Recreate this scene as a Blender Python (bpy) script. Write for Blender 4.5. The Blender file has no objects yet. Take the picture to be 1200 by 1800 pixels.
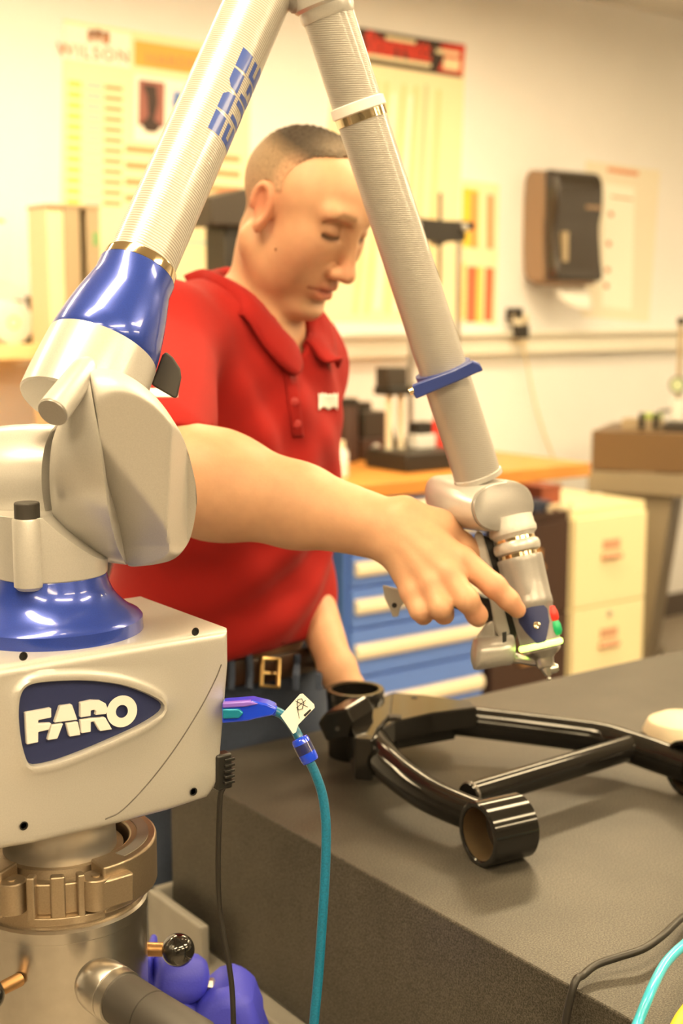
import bpy, bmesh, math, random
import numpy as np
from mathutils import Vector, Matrix
from mathutils.bvhtree import BVHTree
random.seed(4)
PI = math.pi
S = bpy.context.scene
COL = S.collection
V = Vector

# ------------------------------------------------------------------ camera
CAM = V((0, 0, 1.47))
FPX = 2370.0                     # focal length in pixels of the 1200 x 1800 frame
PITCH = math.radians(8.65)
FH = V((0.5878, 0.8090, 0.0))    # horizontal heading; the back wall runs along X
RT = V((0.8090, -0.5878, 0.0))
ZUP = V((0, 0, 1))
FWD = FH * math.cos(PITCH) - ZUP * math.sin(PITCH)
UPV = FH * math.sin(PITCH) + ZUP * math.cos(PITCH)
cd = bpy.data.cameras.new('camera')
cam = bpy.data.objects.new('camera', cd); COL.objects.link(cam)
cam.matrix_world = Matrix.Translation(CAM) @ Matrix((RT, UPV, -FWD)).transposed().to_4x4()
cd.sensor_fit = 'VERTICAL'; cd.sensor_height = 36.0; cd.sensor_width = 24.0
cd.lens = FPX / 1800 * 36
cd.clip_start = 0.05; cd.clip_end = 50
cd.dof.use_dof = True; cd.dof.focus_distance = 1.13; cd.dof.aperture_fstop = 5.2
S.camera = cam
# ------------------------------------------------------------------ exposure, world
S.view_settings.view_transform = 'Standard'; S.view_settings.look = 'None'
S.view_settings.gamma = 1.0; S.view_settings.use_curve_mapping = False
S.view_settings.exposure = 0.0
S.cycles.use_denoising = True
S.cycles.max_bounces = 10; S.cycles.diffuse_bounces = 5; S.cycles.glossy_bounces = 4
S.cycles.sample_clamp_indirect = 6
wd = bpy.data.worlds.new('world'); S.world = wd; wd.use_nodes = True
wd.node_tree.nodes['Background'].inputs[0].default_value = (1.0, .85, .6, 1)
wd.node_tree.nodes['Background'].inputs[1].default_value = 0.3
LAMP = (1.0, .765, .44)           # warm white of the ceiling tubes
LAMP_POWER = 39.0

# ------------------------------------------------------------------ helpers
def ray(x, y): return FWD + RT * ((x - 600) / FPX) + UPV * ((900 - y) / FPX)
def P(x, y, d): return CAM + ray(x, y) * d                       # a point seen at (x, y), d metres deep
def PZ(x, y, z): r = ray(x, y); return CAM + r * ((z - CAM.z) / r.z)
def PY(x, y, Y): r = ray(x, y); return CAM + r * ((Y - CAM.y) / r.y)
def PX(x, y, X): r = ray(x, y); return CAM + r * ((X - CAM.x) / r.x)
def px(n, d): return n * d / FPX                                # n pixels at depth d in metres
def lin(c): c /= 255.0; return c / 12.92 if c <= .04045 else ((c + .055) / 1.055) ** 2.4
def rgb(r, g, b): return (lin(r), lin(g), lin(b), 1)

def mat(name, col, rough=.5, metal=0, noise=None, bump=0, bscale=200, coat=0, spec=.5, emis=None, trans=0, attr=None, sheen=0, sss=0):
    m = bpy.data.materials.new(name); m.use_nodes = True
    nt = m.node_tree; N = nt.nodes; L = nt.links; b = N['Principled BSDF']
    c = tuple(col) if len(col) == 4 else tuple(col) + (1,)
    b.inputs['Base Color'].default_value = c
    b.inputs['Roughness'].default_value = rough; b.inputs['Metallic'].default_value = metal
    b.inputs['Coat Weight'].default_value = coat; b.inputs['Coat Roughness'].default_value = .08
    b.inputs['Specular IOR Level'].default_value = spec
    b.inputs['Transmission Weight'].default_value = trans
    b.inputs['Sheen Weight'].default_value = sheen
    if sss:
        b.inputs['Subsurface Weight'].default_value = sss
        b.inputs['Subsurface Radius'].default_value = (.012, .005, .003)
        b.inputs['Subsurface Scale'].default_value = 1.0
    if emis:
        b.inputs['Emission Color'].default_value = tuple(emis[0]) + (1,); b.inputs['Emission Strength'].default_value = emis[1]
    tc = N.new('ShaderNodeTexCoord')
    src = None
    if attr:
        a = N.new('ShaderNodeAttribute'); a.attribute_name = attr; src = a.outputs['Color']
    if noise:                                    # (scale, amount): mottled colour
        n = N.new('ShaderNodeTexNoise'); n.inputs['Scale'].default_value = noise[0]; n.inputs['Detail'].default_value = 5
        L.new(tc.outputs['Object'], n.inputs['Vector'])
        mr = N.new('ShaderNodeMapRange'); mr.inputs[1].default_value = .3; mr.inputs[2].default_value = .7
        mr.inputs[3].default_value = 1 - noise[1]; mr.inputs[4].default_value = 1 + noise[1]
        L.new(n.outputs['Fac'], mr.inputs[0])
        mx = N.new('ShaderNodeVectorMath'); mx.operation = 'SCALE'
        if src: L.new(src, mx.inputs[0])
        else: mx.inputs[0].default_value = c[:3]
        L.new(mr.outputs[0], mx.inputs['Scale']); src = mx.outputs[0]
    if src: L.new(src, b.inputs['Base Color'])
    if bump:
        n2 = N.new('ShaderNodeTexNoise'); n2.inputs['Scale'].default_value = bscale; n2.inputs['Detail'].default_value = 3
        L.new(tc.outputs['Object'], n2.inputs['Vector'])
        bp = N.new('ShaderNodeBump'); bp.inputs['Strength'].default_value = bump; bp.inputs['Distance'].default_value = .002
        L.new(n2.outputs['Fac'], bp.inputs['Height']); L.new(bp.outputs[0], b.inputs['Normal'])
    return m

def link(o, parent=None):
    COL.objects.link(o)
    if parent is not None:
        o.parent = parent
        o.matrix_parent_inverse = Matrix.Translation(-parent.location)
    return o

def thing(name, loc, label, cat, group=None):
    o = bpy.data.objects.new(name, None); COL.objects.link(o); o.location = loc; o.empty_display_size = .05
    o['label'] = label; o['category'] = cat
    if group: o['group'] = group
    return o
def tag(o, label, cat, group=None):
    o['label'] = label; o['category'] = cat
    if group: o['group'] = group
    return o
def struct(o): o['kind'] = 'structure'; return o

def obj(name, geo, m, parent=None, smooth=True, bevel=0, seg=2, sub=0, angle=35, wn=False):
    """geo = (verts, faces) in world space, linked as ONE mesh object."""
    vs, fs = geo
    me = bpy.data.meshes.new(name); me.from_pydata([tuple(v) for v in vs], [], [tuple(f) for f in fs])
    bm = bmesh.new(); bm.from_mesh(me); bmesh.ops.recalc_face_normals(bm, faces=bm.faces); bm.to_mesh(me); bm.free()
    for mm in (m if isinstance(m, (list, tuple)) else [m]): me.materials.append(mm)
    o = bpy.data.objects.new(name, me); link(o, parent)
    if bevel:
        b = o.modifiers.new('bevel', 'BEVEL'); b.width = bevel; b.segments = seg; b.limit_method = 'ANGLE'; b.angle_limit = math.radians(30); b.harden_normals = False
    if sub:
        s = o.modifiers.new('sub', 'SUBSURF'); s.levels = sub; s.render_levels = sub
    if smooth:
        me.polygons.foreach_set('use_smooth', [True] * len(me.polygons))
        if not sub:
            try: me.set_sharp_from_angle(angle=math.radians(angle))
            except Exception: pass
    return o

def join(*geos):
    vs, fs = [], []
    for v, f in geos:
        n = len(vs); vs += [V(p) for p in v]; fs += [tuple(i + n for i in q) for q in f]
    return vs, fs
def frame(axis, up=None):
    a = V(axis).normalized(); u = V(up) if up is not None else (ZUP if abs(a.z) < .9 else V((1, 0, 0)))
    e = u.cross(a).normalized(); g = a.cross(e).normalized()
    return e, g, a
def lathe(o, axis, prof, n=40, closed=True, up=None, a0=0, a1=2 * PI):
    """prof = [(distance along axis, radius)]; capped when the end radius is 0."""
    e, g, a = frame(axis, up); o = V(o); vs, fs = [], []
    full = abs(a1 - a0 - 2 * PI) < 1e-6; m = n if full else n + 1
    for t, r in prof:
        for i in range(m):
            q = a0 + (a1 - a0) * i / n
            vs.append(o + a * t + (e * math.cos(q) + g * math.sin(q)) * max(r, 1e-5))
    for j in range(len(prof) - 1):
        for i in range(n):
            k = (i + 1) % m
            fs.append((j * m + i, j * m + k, (j + 1) * m + k, (j + 1) * m + i))
    if closed and full:
        fs.append(tuple(range(m))[::-1]); fs.append(tuple(range((len(prof) - 1) * m, len(prof) * m)))
    return vs, fs
def spline(pts, n=8):
    pts = [V(p) for p in pts]; q = [pts[0] * 2 - pts[1]] + pts + [pts[-1] * 2 - pts[-2]]; out = []
    for i in range(1, len(q) - 2):
        p0, p1, p2, p3 = q[i - 1:i + 3]
        for k in range(n):
            t = k / n
            out.append(.5 * ((2 * p1) + (p2 - p0) * t + (2 * p0 - 5 * p1 + 4 * p2 - p3) * t * t + (3 * p1 - p0 - 3 * p2 + p3) * t ** 3))
    return out + [pts[-1]]
def sweep(pts, r, n=12, cap=True, sq=1.0):
    """tube along points; r one radius or one per point."""
    pts = [V(p) for p in pts]; rs = r if isinstance(r, (list, tuple)) else [r] * len(pts)
    vs, fs = [], []; e = None
    for i, p in enumerate(pts):
        a = (pts[min(i + 1, len(pts) - 1)] - pts[max(i - 1, 0)]).normalized()
        if e is None: e = frame(a)[0]
        e = (e - a * e.dot(a)).normalized(); g = a.cross(e)
        for k in range(n):
            q = 2 * PI * k / n; c, s = math.cos(q), math.sin(q)
            if sq != 1.0: c = math.copysign(abs(c) ** sq, c); s = math.copysign(abs(s) ** sq, s)
            vs.append(p + (e * c + g * s) * rs[i])
    for j in range(len(pts) - 1):
        for k in range(n):
            l = (k + 1) % n; fs.append((j * n + k, j * n + l, (j + 1) * n + l, (j + 1) * n + k))
    if cap: fs.append(tuple(range(n))[::-1]); fs.append(tuple(range((len(pts) - 1) * n, len(pts) * n)))
    return vs, fs
def box(c, size, ax=None):
    """centre, full sizes, optional three axes"""
    X, Y, Z = ax or (V((1, 0, 0)), V((0, 1, 0)), ZUP); c = V(c); sx, sy, sz = (s / 2 for s in size)
    vs = [c + X * (i * sx) + Y * (j * sy) + Z * (k * sz) for i in (-1, 1) for j in (-1, 1) for k in (-1, 1)]
    return vs, [(0, 1, 3, 2), (4, 6, 7, 5), (0, 4, 5, 1), (2, 3, 7, 6), (0, 2, 6, 4), (1, 5, 7, 3)]
def box2(a, b): a, b = V(a), V(b); return box((a + b) / 2, [abs(k) for k in (b - a)])
def prism(poly, d):
    """polygon of world points pushed along vector d"""
    n = len(poly); poly = [V(p) for p in poly]; d = V(d)
    return poly + [p + d for p in poly], [tuple(range(n))[::-1], tuple(range(n, 2 * n))] + [(i, (i + 1) % n, n + (i + 1) % n, n + i) for i in range(n)]
def ringloft(rings, cap=True):
    n = len(rings[0]); vs = [V(p) for r in rings for p in r]; fs = []
    for j in range(len(rings) - 1):
        for k in range(n):
            l = (k + 1) % n; fs.append((j * n + k, j * n + l, (j + 1) * n + l, (j + 1) * n + k))
    if cap: fs.append(tuple(range(n))[::-1]); fs.append(tuple(range((len(rings) - 1) * n, len(rings) * n)))
    return vs, fs
def grid(rows):
    h, w = len(rows), len(rows[0]); vs = [V(p) for r in rows for p in r]
    return vs, [(i * w + j, i * w + j + 1, (i + 1) * w + j + 1, (i + 1) * w + j) for i in range(h - 1) for j in range(w - 1)]
def text(name, s, o, ux, uy, height, m, parent=None, depth=.0006, align='CENTER', shear=0, space=1.0, bold=0):
    """lettering lying at o, reading along ux, rising along uy"""
    cu = bpy.data.curves.new(name, 'FONT'); cu.body = s; cu.size = height; cu.extrude = depth; cu.align_x = align; cu.shear = shear
    cu.space_character = space; cu.offset = bold; cu.resolution_u = 3
    t = bpy.data.objects.new(name, cu); COL.objects.link(t)
    bpy.context.view_layer.update()
    me = bpy.data.meshes.new_from_object(t.evaluated_get(bpy.context.evaluated_depsgraph_get()))
    bpy.data.objects.remove(t)
    ux, uy = V(ux).normalized(), V(uy).normalized(); uz = ux.cross(uy).normalized(); o = V(o)
    M = Matrix((ux, uy, uz)).transposed().to_4x4(); M.translation = o
    me.transform(M); me.name = name; me.materials.clear(); me.materials.append(m)
    return link(bpy.data.objects.new(name, me), parent)
def copies(root, offset, **props):
    """copy of a thing with its parts and sub-parts, moved by offset"""
    r = root.copy(); COL.objects.link(r); r.location = root.location + V(offset)
    for k, v in props.items(): r[k] = v
    for ch in list(root.children):
        c = ch.copy(); COL.objects.link(c); c.parent = r; c.matrix_parent_inverse = ch.matrix_parent_inverse
        for g in list(ch.children):
            d = g.copy(); COL.objects.link(d); d.parent = c; d.matrix_parent_inverse = g.matrix_parent_inverse
    return r
def bvh_of(o):
    me = o.data; return BVHTree.FromPolygons([v.co.copy() for v in me.vertices], [tuple(p.vertices) for p in me.polygons])
def onto(bvh, x, y, lift=.0008):
    """the point of a surface seen at pixel (x, y), lifted off it a little"""
    d = ray(x, y).normalized(); h = bvh.ray_cast(CAM, d)
    if h[0] is None: return None
    n = h[1] if h[1].dot(d) < 0 else -h[1]
    return h[0] + n * lift
def quadmap(c, s, t):
    """bilinear inside four pixel corners"""
    (x0, y0), (x1, y1), (x2, y2), (x3, y3) = c
    a, b, e, f = (1 - s) * (1 - t), s * (1 - t), s * t, (1 - s) * t
    return a * x0 + b * x1 + e * x2 + f * x3, a * y0 + b * y1 + e * y2 + f * y3
# ------------------------------------------------------------------ room
WALLY = 4.2
M_wall = mat('wall_paint', (.86, .86, .87), .7, noise=(3, .02), bump=.05, bscale=400)
M_floor = mat('vinyl_floor', (.33, .29, .24), .35, noise=(25, .12))
M_base = mat('rubber_baseboard', (.09, .07, .06), .5)
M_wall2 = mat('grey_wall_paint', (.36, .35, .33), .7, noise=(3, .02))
M_ceil = mat('ceiling_tile', (.62, .61, .58), .9, bump=.3, bscale=150)
M_trim = mat('raceway_enamel', (.80, .78, .70), .45)
RX0, RX1, RY0, CH = -4.5, 6.6, -4.8, 2.75
struct(obj('floor', box2((RX0, RY0, -.1), (RX1, WALLY, 0)), M_floor))
struct(obj('wall_back', box2((RX0, WALLY, 0), (RX1, WALLY + .12, CH)), M_wall))
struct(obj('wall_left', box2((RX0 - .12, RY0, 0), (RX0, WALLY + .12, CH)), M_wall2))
struct(obj('wall_right', box2((RX1, RY0, 0), (RX1 + .12, WALLY + .12, CH)), M_wall))
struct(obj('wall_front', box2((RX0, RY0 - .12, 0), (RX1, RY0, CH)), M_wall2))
struct(obj('ceiling', box2((RX0, RY0, CH), (RX1, WALLY, CH + .1)), M_ceil))
struct(obj('baseboard_back', box2((RX0, WALLY - .014, 0), (RX1, WALLY, .11)), M_base, bevel=.003))
struct(obj('baseboard_right', box2((RX1 - .014, RY0, 0), (RX1, WALLY, .11)), M_base, bevel=.003))
# surface raceway along the back wall: channel plus a projecting lip
struct(obj('trim_1', join(box2((RX0, WALLY - .05, 1.275), (RX1, WALLY, 1.365)), box2((RX0, WALLY - .075, 1.352), (RX1, WALLY, 1.368))), M_trim, bevel=.004))

# ceiling troffers
M_diff = mat('lamp_diffuser', (.9, .9, .9), .5, emis=(LAMP, LAMP_POWER))
M_white = mat('white_enamel', (.75, .75, .74), .4)
fx = thing('ceiling_light', V((0, 0, CH)), 'long fluorescent ceiling light with a glowing diffuser', 'ceiling light', 'fluorescent ceiling lights')
w, l = .30, 1.25
obj('frame', join(*[box2(*b) for b in (((-l / 2 - .03, -w / 2 - .03, CH - .05), (l / 2 + .03, -w / 2, CH)), ((-l / 2 - .03, w / 2, CH - .05), (l / 2 + .03, w / 2 + .03, CH)),
     ((-l / 2 - .03, -w / 2, CH - .05), (-l / 2, w / 2, CH)), ((l / 2, -w / 2, CH - .05), (l / 2 + .03, w / 2, CH)))]), M_white, fx, smooth=False)
obj('diffuser', box2((-l / 2, -w / 2, CH - .04), (l / 2, w / 2, CH - .01)), M_diff, fx, smooth=False)
spots = [(-.2, 3.1), (1.5, 3.1), (3.2, 3.0), (5.3, 1.9), (.1, .93), (2.2, 1.2), (4.0, .9), (-1.3, -.5), (.5, -.9), (2.3, -.5), (3.2, -1.9), (-.9, -2.2), (1.2, -2.2)]
for i, (x, y) in enumerate(spots):
    if i == 0: fx.location = (x, y, CH)
    else: copies(fx, (x - spots[0][0], y - spots[0][1], 0))
# ------------------------------------------------------------------ materials of the measuring arm
M_silver = mat('silver_paint', (.57, .555, .53), .32, metal=.35, noise=(900, .05), coat=.25)
M_cap = mat('satin_silver_paint', (.56, .54, .51), .46, metal=.25, noise=(900, .05))
M_silver_dark = mat('grey_paint', (.33, .315, .30), .35, metal=.35, noise=(900, .05), coat=.2)
M_blue = mat('metallic_blue_paint', rgb(40, 68, 172), .28, metal=.3, noise=(1200, .12), coat=.9)
M_navy = mat('navy_badge', rgb(36, 46, 92), .5, bump=.1, bscale=900)
M_letter = mat('cream_lettering', (.86, .85, .83), .45)
M_gold = mat('gold_chrome', (.86, .70, .45), .12, metal=1)
M_bronze = mat('bronze_anodised', (.45, .365, .265), .40, metal=.9, noise=(700, .06))
M_steel = mat('brushed_steel', (.62, .60, .57), .28, metal=1, noise=(60, .05))
M_black = mat('black_plastic', (.018, .017, .016), .35)
M_dark = mat('dark_grey_rubber', (.045, .04, .036), .55)
M_gloss = mat('gloss_black', (.012, .011, .010), .06, coat=1)
M_hole = mat('black_hole', (.01, .01, .01), .6)

def carbon(name, c0, c1, turns, pitch, metal=.25, rough=.3):
    """ribbed carbon tube: fine ridges from the tube's own uv (turns round, metres along)"""
    m = mat(name, c0, rough, metal=metal, coat=.5); N = m.node_tree.nodes; L = m.node_tree.links; b = N['Principled BSDF']
    uv = N.new('ShaderNodeUVMap'); sx = N.new('ShaderNodeSeparateXYZ'); L.new(uv.outputs[0], sx.inputs[0])
    a = N.new('ShaderNodeMath'); a.operation = 'MULTIPLY'; a.inputs[1].default_value = turns; L.new(sx.outputs[0], a.inputs[0])
    c = N.new('ShaderNodeMath'); c.operation = 'MULTIPLY_ADD'; c.inputs[1].default_value = 1 / pitch; L.new(sx.outputs[1], c.inputs[0]); L.new(a.outputs[0], c.inputs[2])
    f = N.new('ShaderNodeMath'); f.operation = 'PINGPONG'; f.inputs[1].default_value = .5; L.new(c.outputs[0], f.inputs[0])
    r = N.new('ShaderNodeMapRange'); r.inputs[1].default_value = .08; r.inputs[2].default_value = .34; L.new(f.outputs[0], r.inputs[0])
    mx = N.new('ShaderNodeMix'); mx.data_type = 'RGBA'; mx.inputs[6].default_value = tuple(c0) + (1,); mx.inputs[7].default_value = tuple(c1) + (1,)
    L.new(r.outputs[0], mx.inputs[0]); L.new(mx.outputs[2], b.inputs['Base Color'])
    bp = N.new('ShaderNodeBump'); bp.inputs['Strength'].default_value = .25; bp.inputs['Distance'].default_value = .0006
    L.new(r.outputs[0], bp.inputs['Height']); L.new(bp.outputs[0], b.inputs['Normal'])
    return m
M_carbon1 = carbon('ribbed_carbon_light', (.36, .33, .29), (.66, .64, .60), 5.0, .0026)
M_carbon2 = carbon('ribbed_carbon_grey', (.32, .30, .275), (.44, .42, .39), 22.0, .0021, rough=.38)

def tube_uv(name, a, b, r, m, parent, n=64, k=40):
    a, b = V(a), V(b); L = (b - a).length; e, g, ax = frame(b - a, UPV)
    vs, fs, uv = [], [], []
    for j in range(k + 1):
        for i in range(n + 1):
            q = 2 * PI * i / n; vs.append(a + ax * (L * j / k) + (e * math.cos(q) + g * math.sin(q)) * r)
    me = bpy.data.meshes.new(name)
    fs = [(j * (n + 1) + i, j * (n + 1) + i + 1, (j + 1) * (n + 1) + i + 1, (j + 1) * (n + 1) + i) for j in range(k) for i in range(n)]
    me.from_pydata([tuple(v) for v in vs], [], fs); ul = me.uv_layers.new(name='UVMap')
    for p in me.polygons:
        for li in p.loop_indices:
            vi = me.loops[li].vertex_index; ul.data[li].uv = ((vi % (n + 1)) / n, (vi // (n + 1)) / k * L)
    me.polygons.foreach_set('use_smooth', [True] * len(me.polygons)); me.materials.append(m)
    return link(bpy.data.objects.new(name, me), parent)

# column axis: a vertical line; zc gives its height at a picture row
CH_D = 1.13
CX, CY = .4639, 1.060
cs, sn = math.cos(PITCH), math.sin(PITCH)
def zc(y): k = (900 - y) / FPX; return CAM.z + CH_D * (k * cs - sn) / (cs + k * sn)
def zr(n, y): return n / FPX * (CH_D * cs - (zc(y) - CAM.z) * sn)
def C(z): return V((CX, CY, z))

arm = thing('measuring_arm', V((CX, CY, zc(1500))), 'silver and blue articulated measuring arm with carbon tubes, FARO badge and EDGE lettering', 'measuring arm')

# ---- neck under the box
obj('neck', lathe(C(0), ZUP, [(zc(1500), zr(97, 1500)), (zc(1496), zr(99, 1496)), (zc(1450), zr(97, 1450)), (zc(1425), zr(104, 1425)), (zc(1410), zr(112, 1410)), (zc(1395), zr(112, 1395))], 64), mat('satin_aluminium', (.60, .58, .55), .42, metal=.6), arm)

# ---- control box: rings sampled by angle round the badge centre
YF = .97
bc = PY(150, 1266, YF)
def F2(x, y): p = PY(x, y, YF); return (p.x, p.z)
badge = [(42, 1206), (75, 1199), (150, 1196), (215, 1204), (258, 1220), (284, 1235), (288, 1243), (281, 1255), (240, 1280), (160, 1315), (100, 1338), (58, 1347), (48, 1340), (38, 1305), (33, 1262), (34, 1230)]
def densify(pts, n=10):
    out = []
    for i in range(len(pts)):
        a, b = pts[i], pts[(i + 1) % len(pts)]
        out += [(a[0] + (b[0] - a[0]) * k / n, a[1] + (b[1] - a[1]) * k / n) for k in range(n)]
    return out
def by_angle(poly, cx, cz, angs):
    """radius of a star-shaped outline at given angles"""
    out = []
    n = len(poly)
    for a in angs:
        dx, dz = math.cos(a), math.sin(a); best = 0
        for i in range(n):
            (x0, z0), (x1, z1) = poly[i], poly[(i + 1) % n]
            ex, ez = x1 - x0, z1 - z0; den = dx * ez - dz * ex
            if abs(den) < 1e-12: continue
            t = ((x0 - cx) * ez - (z0 - cz) * ex) / den; u = ((x0 - cx) * dz - (z0 - cz) * dx) / den
            if t > 0 and -1e-6 <= u <= 1 + 1e-6: best = max(best, t)
        out.append((cx + dx * best, cz + dz * best))
    return out
def smooth_closed(p, it=1):
    for _ in range(it): p = [((p[i - 1][0] + 2 * p[i][0] + p[(i + 1) % len(p)][0]) / 4, (p[i - 1][1] + 2 * p[i][1] + p[(i + 1) % len(p)][1]) / 4) for i in range(len(p))]
    return p
xr_t = PY(405, 1115, YF).x; xr_b = PY(390, 1380, YF).x
zt, zb = PY(395, 1108, YF).z, PY(380, 1402, YF).z
zbl = zc(1452) + .004
bw = xr_t - CX                                       # half width; the box is symmetric about the column
outer = [(xr_t, zt), (xr_t, zt - .03), (xr_b + .002, zb + .04), (xr_b, zb + .012), (xr_b - .012, zb), (CX + .06, zb - .003), (CX, zb - .004), (CX - .06, zb - .003), (2 * CX - xr_b + .012, zb), (2 * CX - xr_b, zb + .012), (2 * CX - xr_t, zt - .03), (2 * CX - xr_t, zt)]
angs = [2 * PI * i / 144 for i in range(144)]
# extra angles at the corners keep them crisp
for (x, z) in outer: angs.append(math.atan2(z - bc.z, x - bc.x) % (2 * PI))
angs = sorted(set(round(a, 6) for a in angs))
R_out = by_angle(outer, bc.x, bc.z, angs)
bd = smooth_closed(densify([F2(x, y) for x, y in badge], 6), 6)
R_bad = by_angle(bd, bc.x, bc.z, angs)
def scl(R, k, c=(bc.x, bc.z)): return [(c[0] + (x - c[0]) * k, c[1] + (z - c[1]) * k) for x, z in R]
def inset(R, d, c):                                   # shrink towards the box centre by about d
    out = []
    for x, z in R:
        dx = x - c[0]; dz = z - c[1]
        out.append((c[0] + dx * (1 - d / bw), c[1] + dz * (1 - d / (.5 * (zt - zb)))))
    return out
bcen = (CX, (zt + zb) / 2)
def off(R, d):                                        # badge outline grown outwards by d
    n = len(R); out = []
    for i in range(n):
        (x0, z0), (x1, z1) = R[i - 1], R[(i + 1) % n]; tx, tz = x1 - x0, z1 - z0; l = math.hypot(tx, tz) or 1
        out.append((R[i][0] + tz / l * d, R[i][1] - tx / l * d))
    return out
def ring3(R, y): return [V((x, y, z)) for x, z in R]
YB = 1.165
rings = [ring3(R_bad, YF + .006), ring3(R_bad, YF + .0012), ring3(smooth_closed(off(R_bad, .0012)), YF - .0022), ring3(smooth_closed(off(R_bad, .0040), 2), YF - .0032), ring3(smooth_closed(off(R_bad, .0072), 3), YF - .0016), ring3(smooth_closed(off(R_bad, .0105), 4), YF)]
for t in (.35, .7): rings.append([V((a[0] + (b[0] - a[0]) * t, YF, a[1] + (b[1] - a[1]) * t)) for a, b in zip(smooth_closed(off(R_bad, .0105), 4), inset(R_out, .008, bcen))])
for a in (0, 25, 50, 75, 90):
    q = math.radians(a); rings.append(ring3(inset(R_out, .008 * (1 - math.sin(q)), bcen), YF + .008 * (1 - math.cos(q))))
for y in (1.0, 1.08, YB - .03): rings.append(ring3(inset(R_out, 0.0, bcen), y))
for a in (0, 30, 60, 90):
    q = math.radians(a); rings.append(ring3(inset(R_out, .03 * (1 - math.cos(q)), bcen), YB - .03 + .03 * math.sin(q)))
housing = obj('housing', ringloft(rings), M_silver, arm, angle=50)
plate = obj('badge_plate', prism(ring3(off(R_bad, .0004), YF + .0036), (0, .003, 0)), M_navy, arm, smooth=False)
# FARO: every letter in two pieces, parted by the slit
def Z(cx, cy): return (cx / 2.7273, 1000 + cy / 2.7273)
faro = {'letter_f': [[(122, 690), (246, 667), (247, 713), (184, 726), (184, 742), (247, 740), (236, 772), (184, 783), (184, 832), (130, 843)]],
        'letter_a': [[(288, 658), (346, 650), (372, 724), (262, 738)], [(248, 750), (304, 742), (276, 815), (229, 822)], [(318, 742), (374, 733), (387, 797), (334, 805)]],
        'letter_r': [[(386, 642), (440, 630), (482, 632), (508, 646), (517, 670), (510, 696), (458, 702), (462, 684), (452, 676), (436, 680), (436, 706), (386, 713)], [(386, 726), (436, 718), (472, 716), (505, 712), (538, 770), (480, 779), (452, 732), (436, 735), (436, 782), (391, 789)]]}
def letter_geo(polys, y0, d):
    return join(*[prism([PY(*Z(*p), y0) for p in poly], (0, d, 0)) for poly in polys])
for k, polys in faro.items(): obj(k, letter_geo(polys, YF - .0004, .004), M_letter, plate, smooth=False, bevel=.0005, seg=1)
O = []
nO = 40; rg = []
for (ro, ri) in ((0, 1),): pass
def oring(sx, sy, y): return [PY(*Z(584 + sx * math.cos(a), 683 + sy * math.sin(a) - .1 * sx * math.cos(a)), y) for a in [PI + .10 + (2 * PI - .2) * i / nO for i in range(nO + 1)]]
A0, A1, B0, B1 = oring(73, 76, YF - .0004), oring(29, 31, YF - .0004), oring(73, 76, YF + .0036), oring(29, 31, YF + .0036)
obj('letter_o', ringloft([A0, A1, B1, B0, A0], cap=False), M_letter, plate, smooth=False)
# screw sockets at the corners
for (x, y) in ((342, 1110), (40, 1153), (339, 1391), (41, 1451)):
    p = PY(x, y, YF); zz = min(zt - .004, p.z)
    obj('screw', lathe(V((p.x, YF - .0012, p.z)), (0, 1, 0), [(0, .0036), (0, .0027), (.0012, .0025), (.0012, 0)], 20, closed=False), [M_hole], housing)
# part line sweeping across the lower right of the face
line = spline([PY(x, y, YF - .0002) for x, y in ((389, 1168), (378, 1195), (352, 1245), (310, 1312), (262, 1375), (215, 1424), (185, 1440))], 6)
obj('seam', sweep(line, .00055, 6), mat('seam_shade', (.10, .09, .08), .5), housing)

# ---- blue flare on the box
zt0 = zc(1085)
prof = [(zt0 - .012, zr(158, 1085)), (zt0, zr(157, 1085)), (zt0 + .003, zr(152, 1080))]
for t, r in ((1072, 138), (1062, 126), (1050, 114), (1038, 106), (1024, 100), (1010, 97), (1004, 95)): prof.append((zc(t), zr(r, t)))
obj('blue_flare', lathe(C(0), ZUP, prof, 72), M_blue, arm)

# ---- turret: drum with a slanted right shoulder, pin boss with a black cap in front
zt_b, zt_t = zc(1009), zc(896)
geo = lathe(C(0), ZUP, [(zt_b, zr(94, 1009)), (zt_b + .002, zr(98, 1007)), (zc(985), zr(99, 985)), (zt_t, zr(99, 900))], 72)
tur = obj('turret', geo, M_silver, arm, angle=40)
bm = bmesh.new(); bm.from_mesh(tur.data)
pa, pb = C(zc(902)) + RT * zr(16, 912), C(zc(985)) + RT * zr(102, 990)
nrm = (pb - pa).cross(FH).normalized(); nrm = nrm if nrm.z > 0 else -nrm
r = bmesh.ops.bisect_plane(bm, geom=bm.verts[:] + bm.edges[:] + bm.faces[:], plane_co=pa, plane_no=nrm, clear_outer=True)
ed = [e for e in r['geom_cut'] if isinstance(e, bmesh.types.BMEdge)]
bmesh.ops.edgeloop_fill(bm, edges=ed); bm.to_mesh(tur.data); bm.free()
tur.modifiers.new('b', 'BEVEL').width = .0018; tur.modifiers['b'].segments = 3; tur.modifiers['b'].limit_method = 'ANGLE'
bx = C(0) + RT * zr(-18, 960) - FH * zr(88, 960); bx.z = 0
obj('pin_boss', lathe(bx, ZUP, [(zc(1018), zr(20, 1000)), (zc(1012), zr(26, 990)), (zc(900), zr(26, 900)), (zc(897), zr(24.5, 890))], 40), M_silver, tur)
obj('pin_cap', lathe(bx, ZUP, [(zc(899), zr(21.5, 890)), (zc(872), zr(21.5, 870)), (zc(870), zr(20, 870))], 36), M_dark, tur)
obj('turret_slot', lathe(C(0), ZUP, [(zc(985), zr(99.6, 985)), (zc(905), zr(99.6, 905))], 6, closed=False, a0=2.62, a1=2.72), M_dark, tur)

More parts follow.
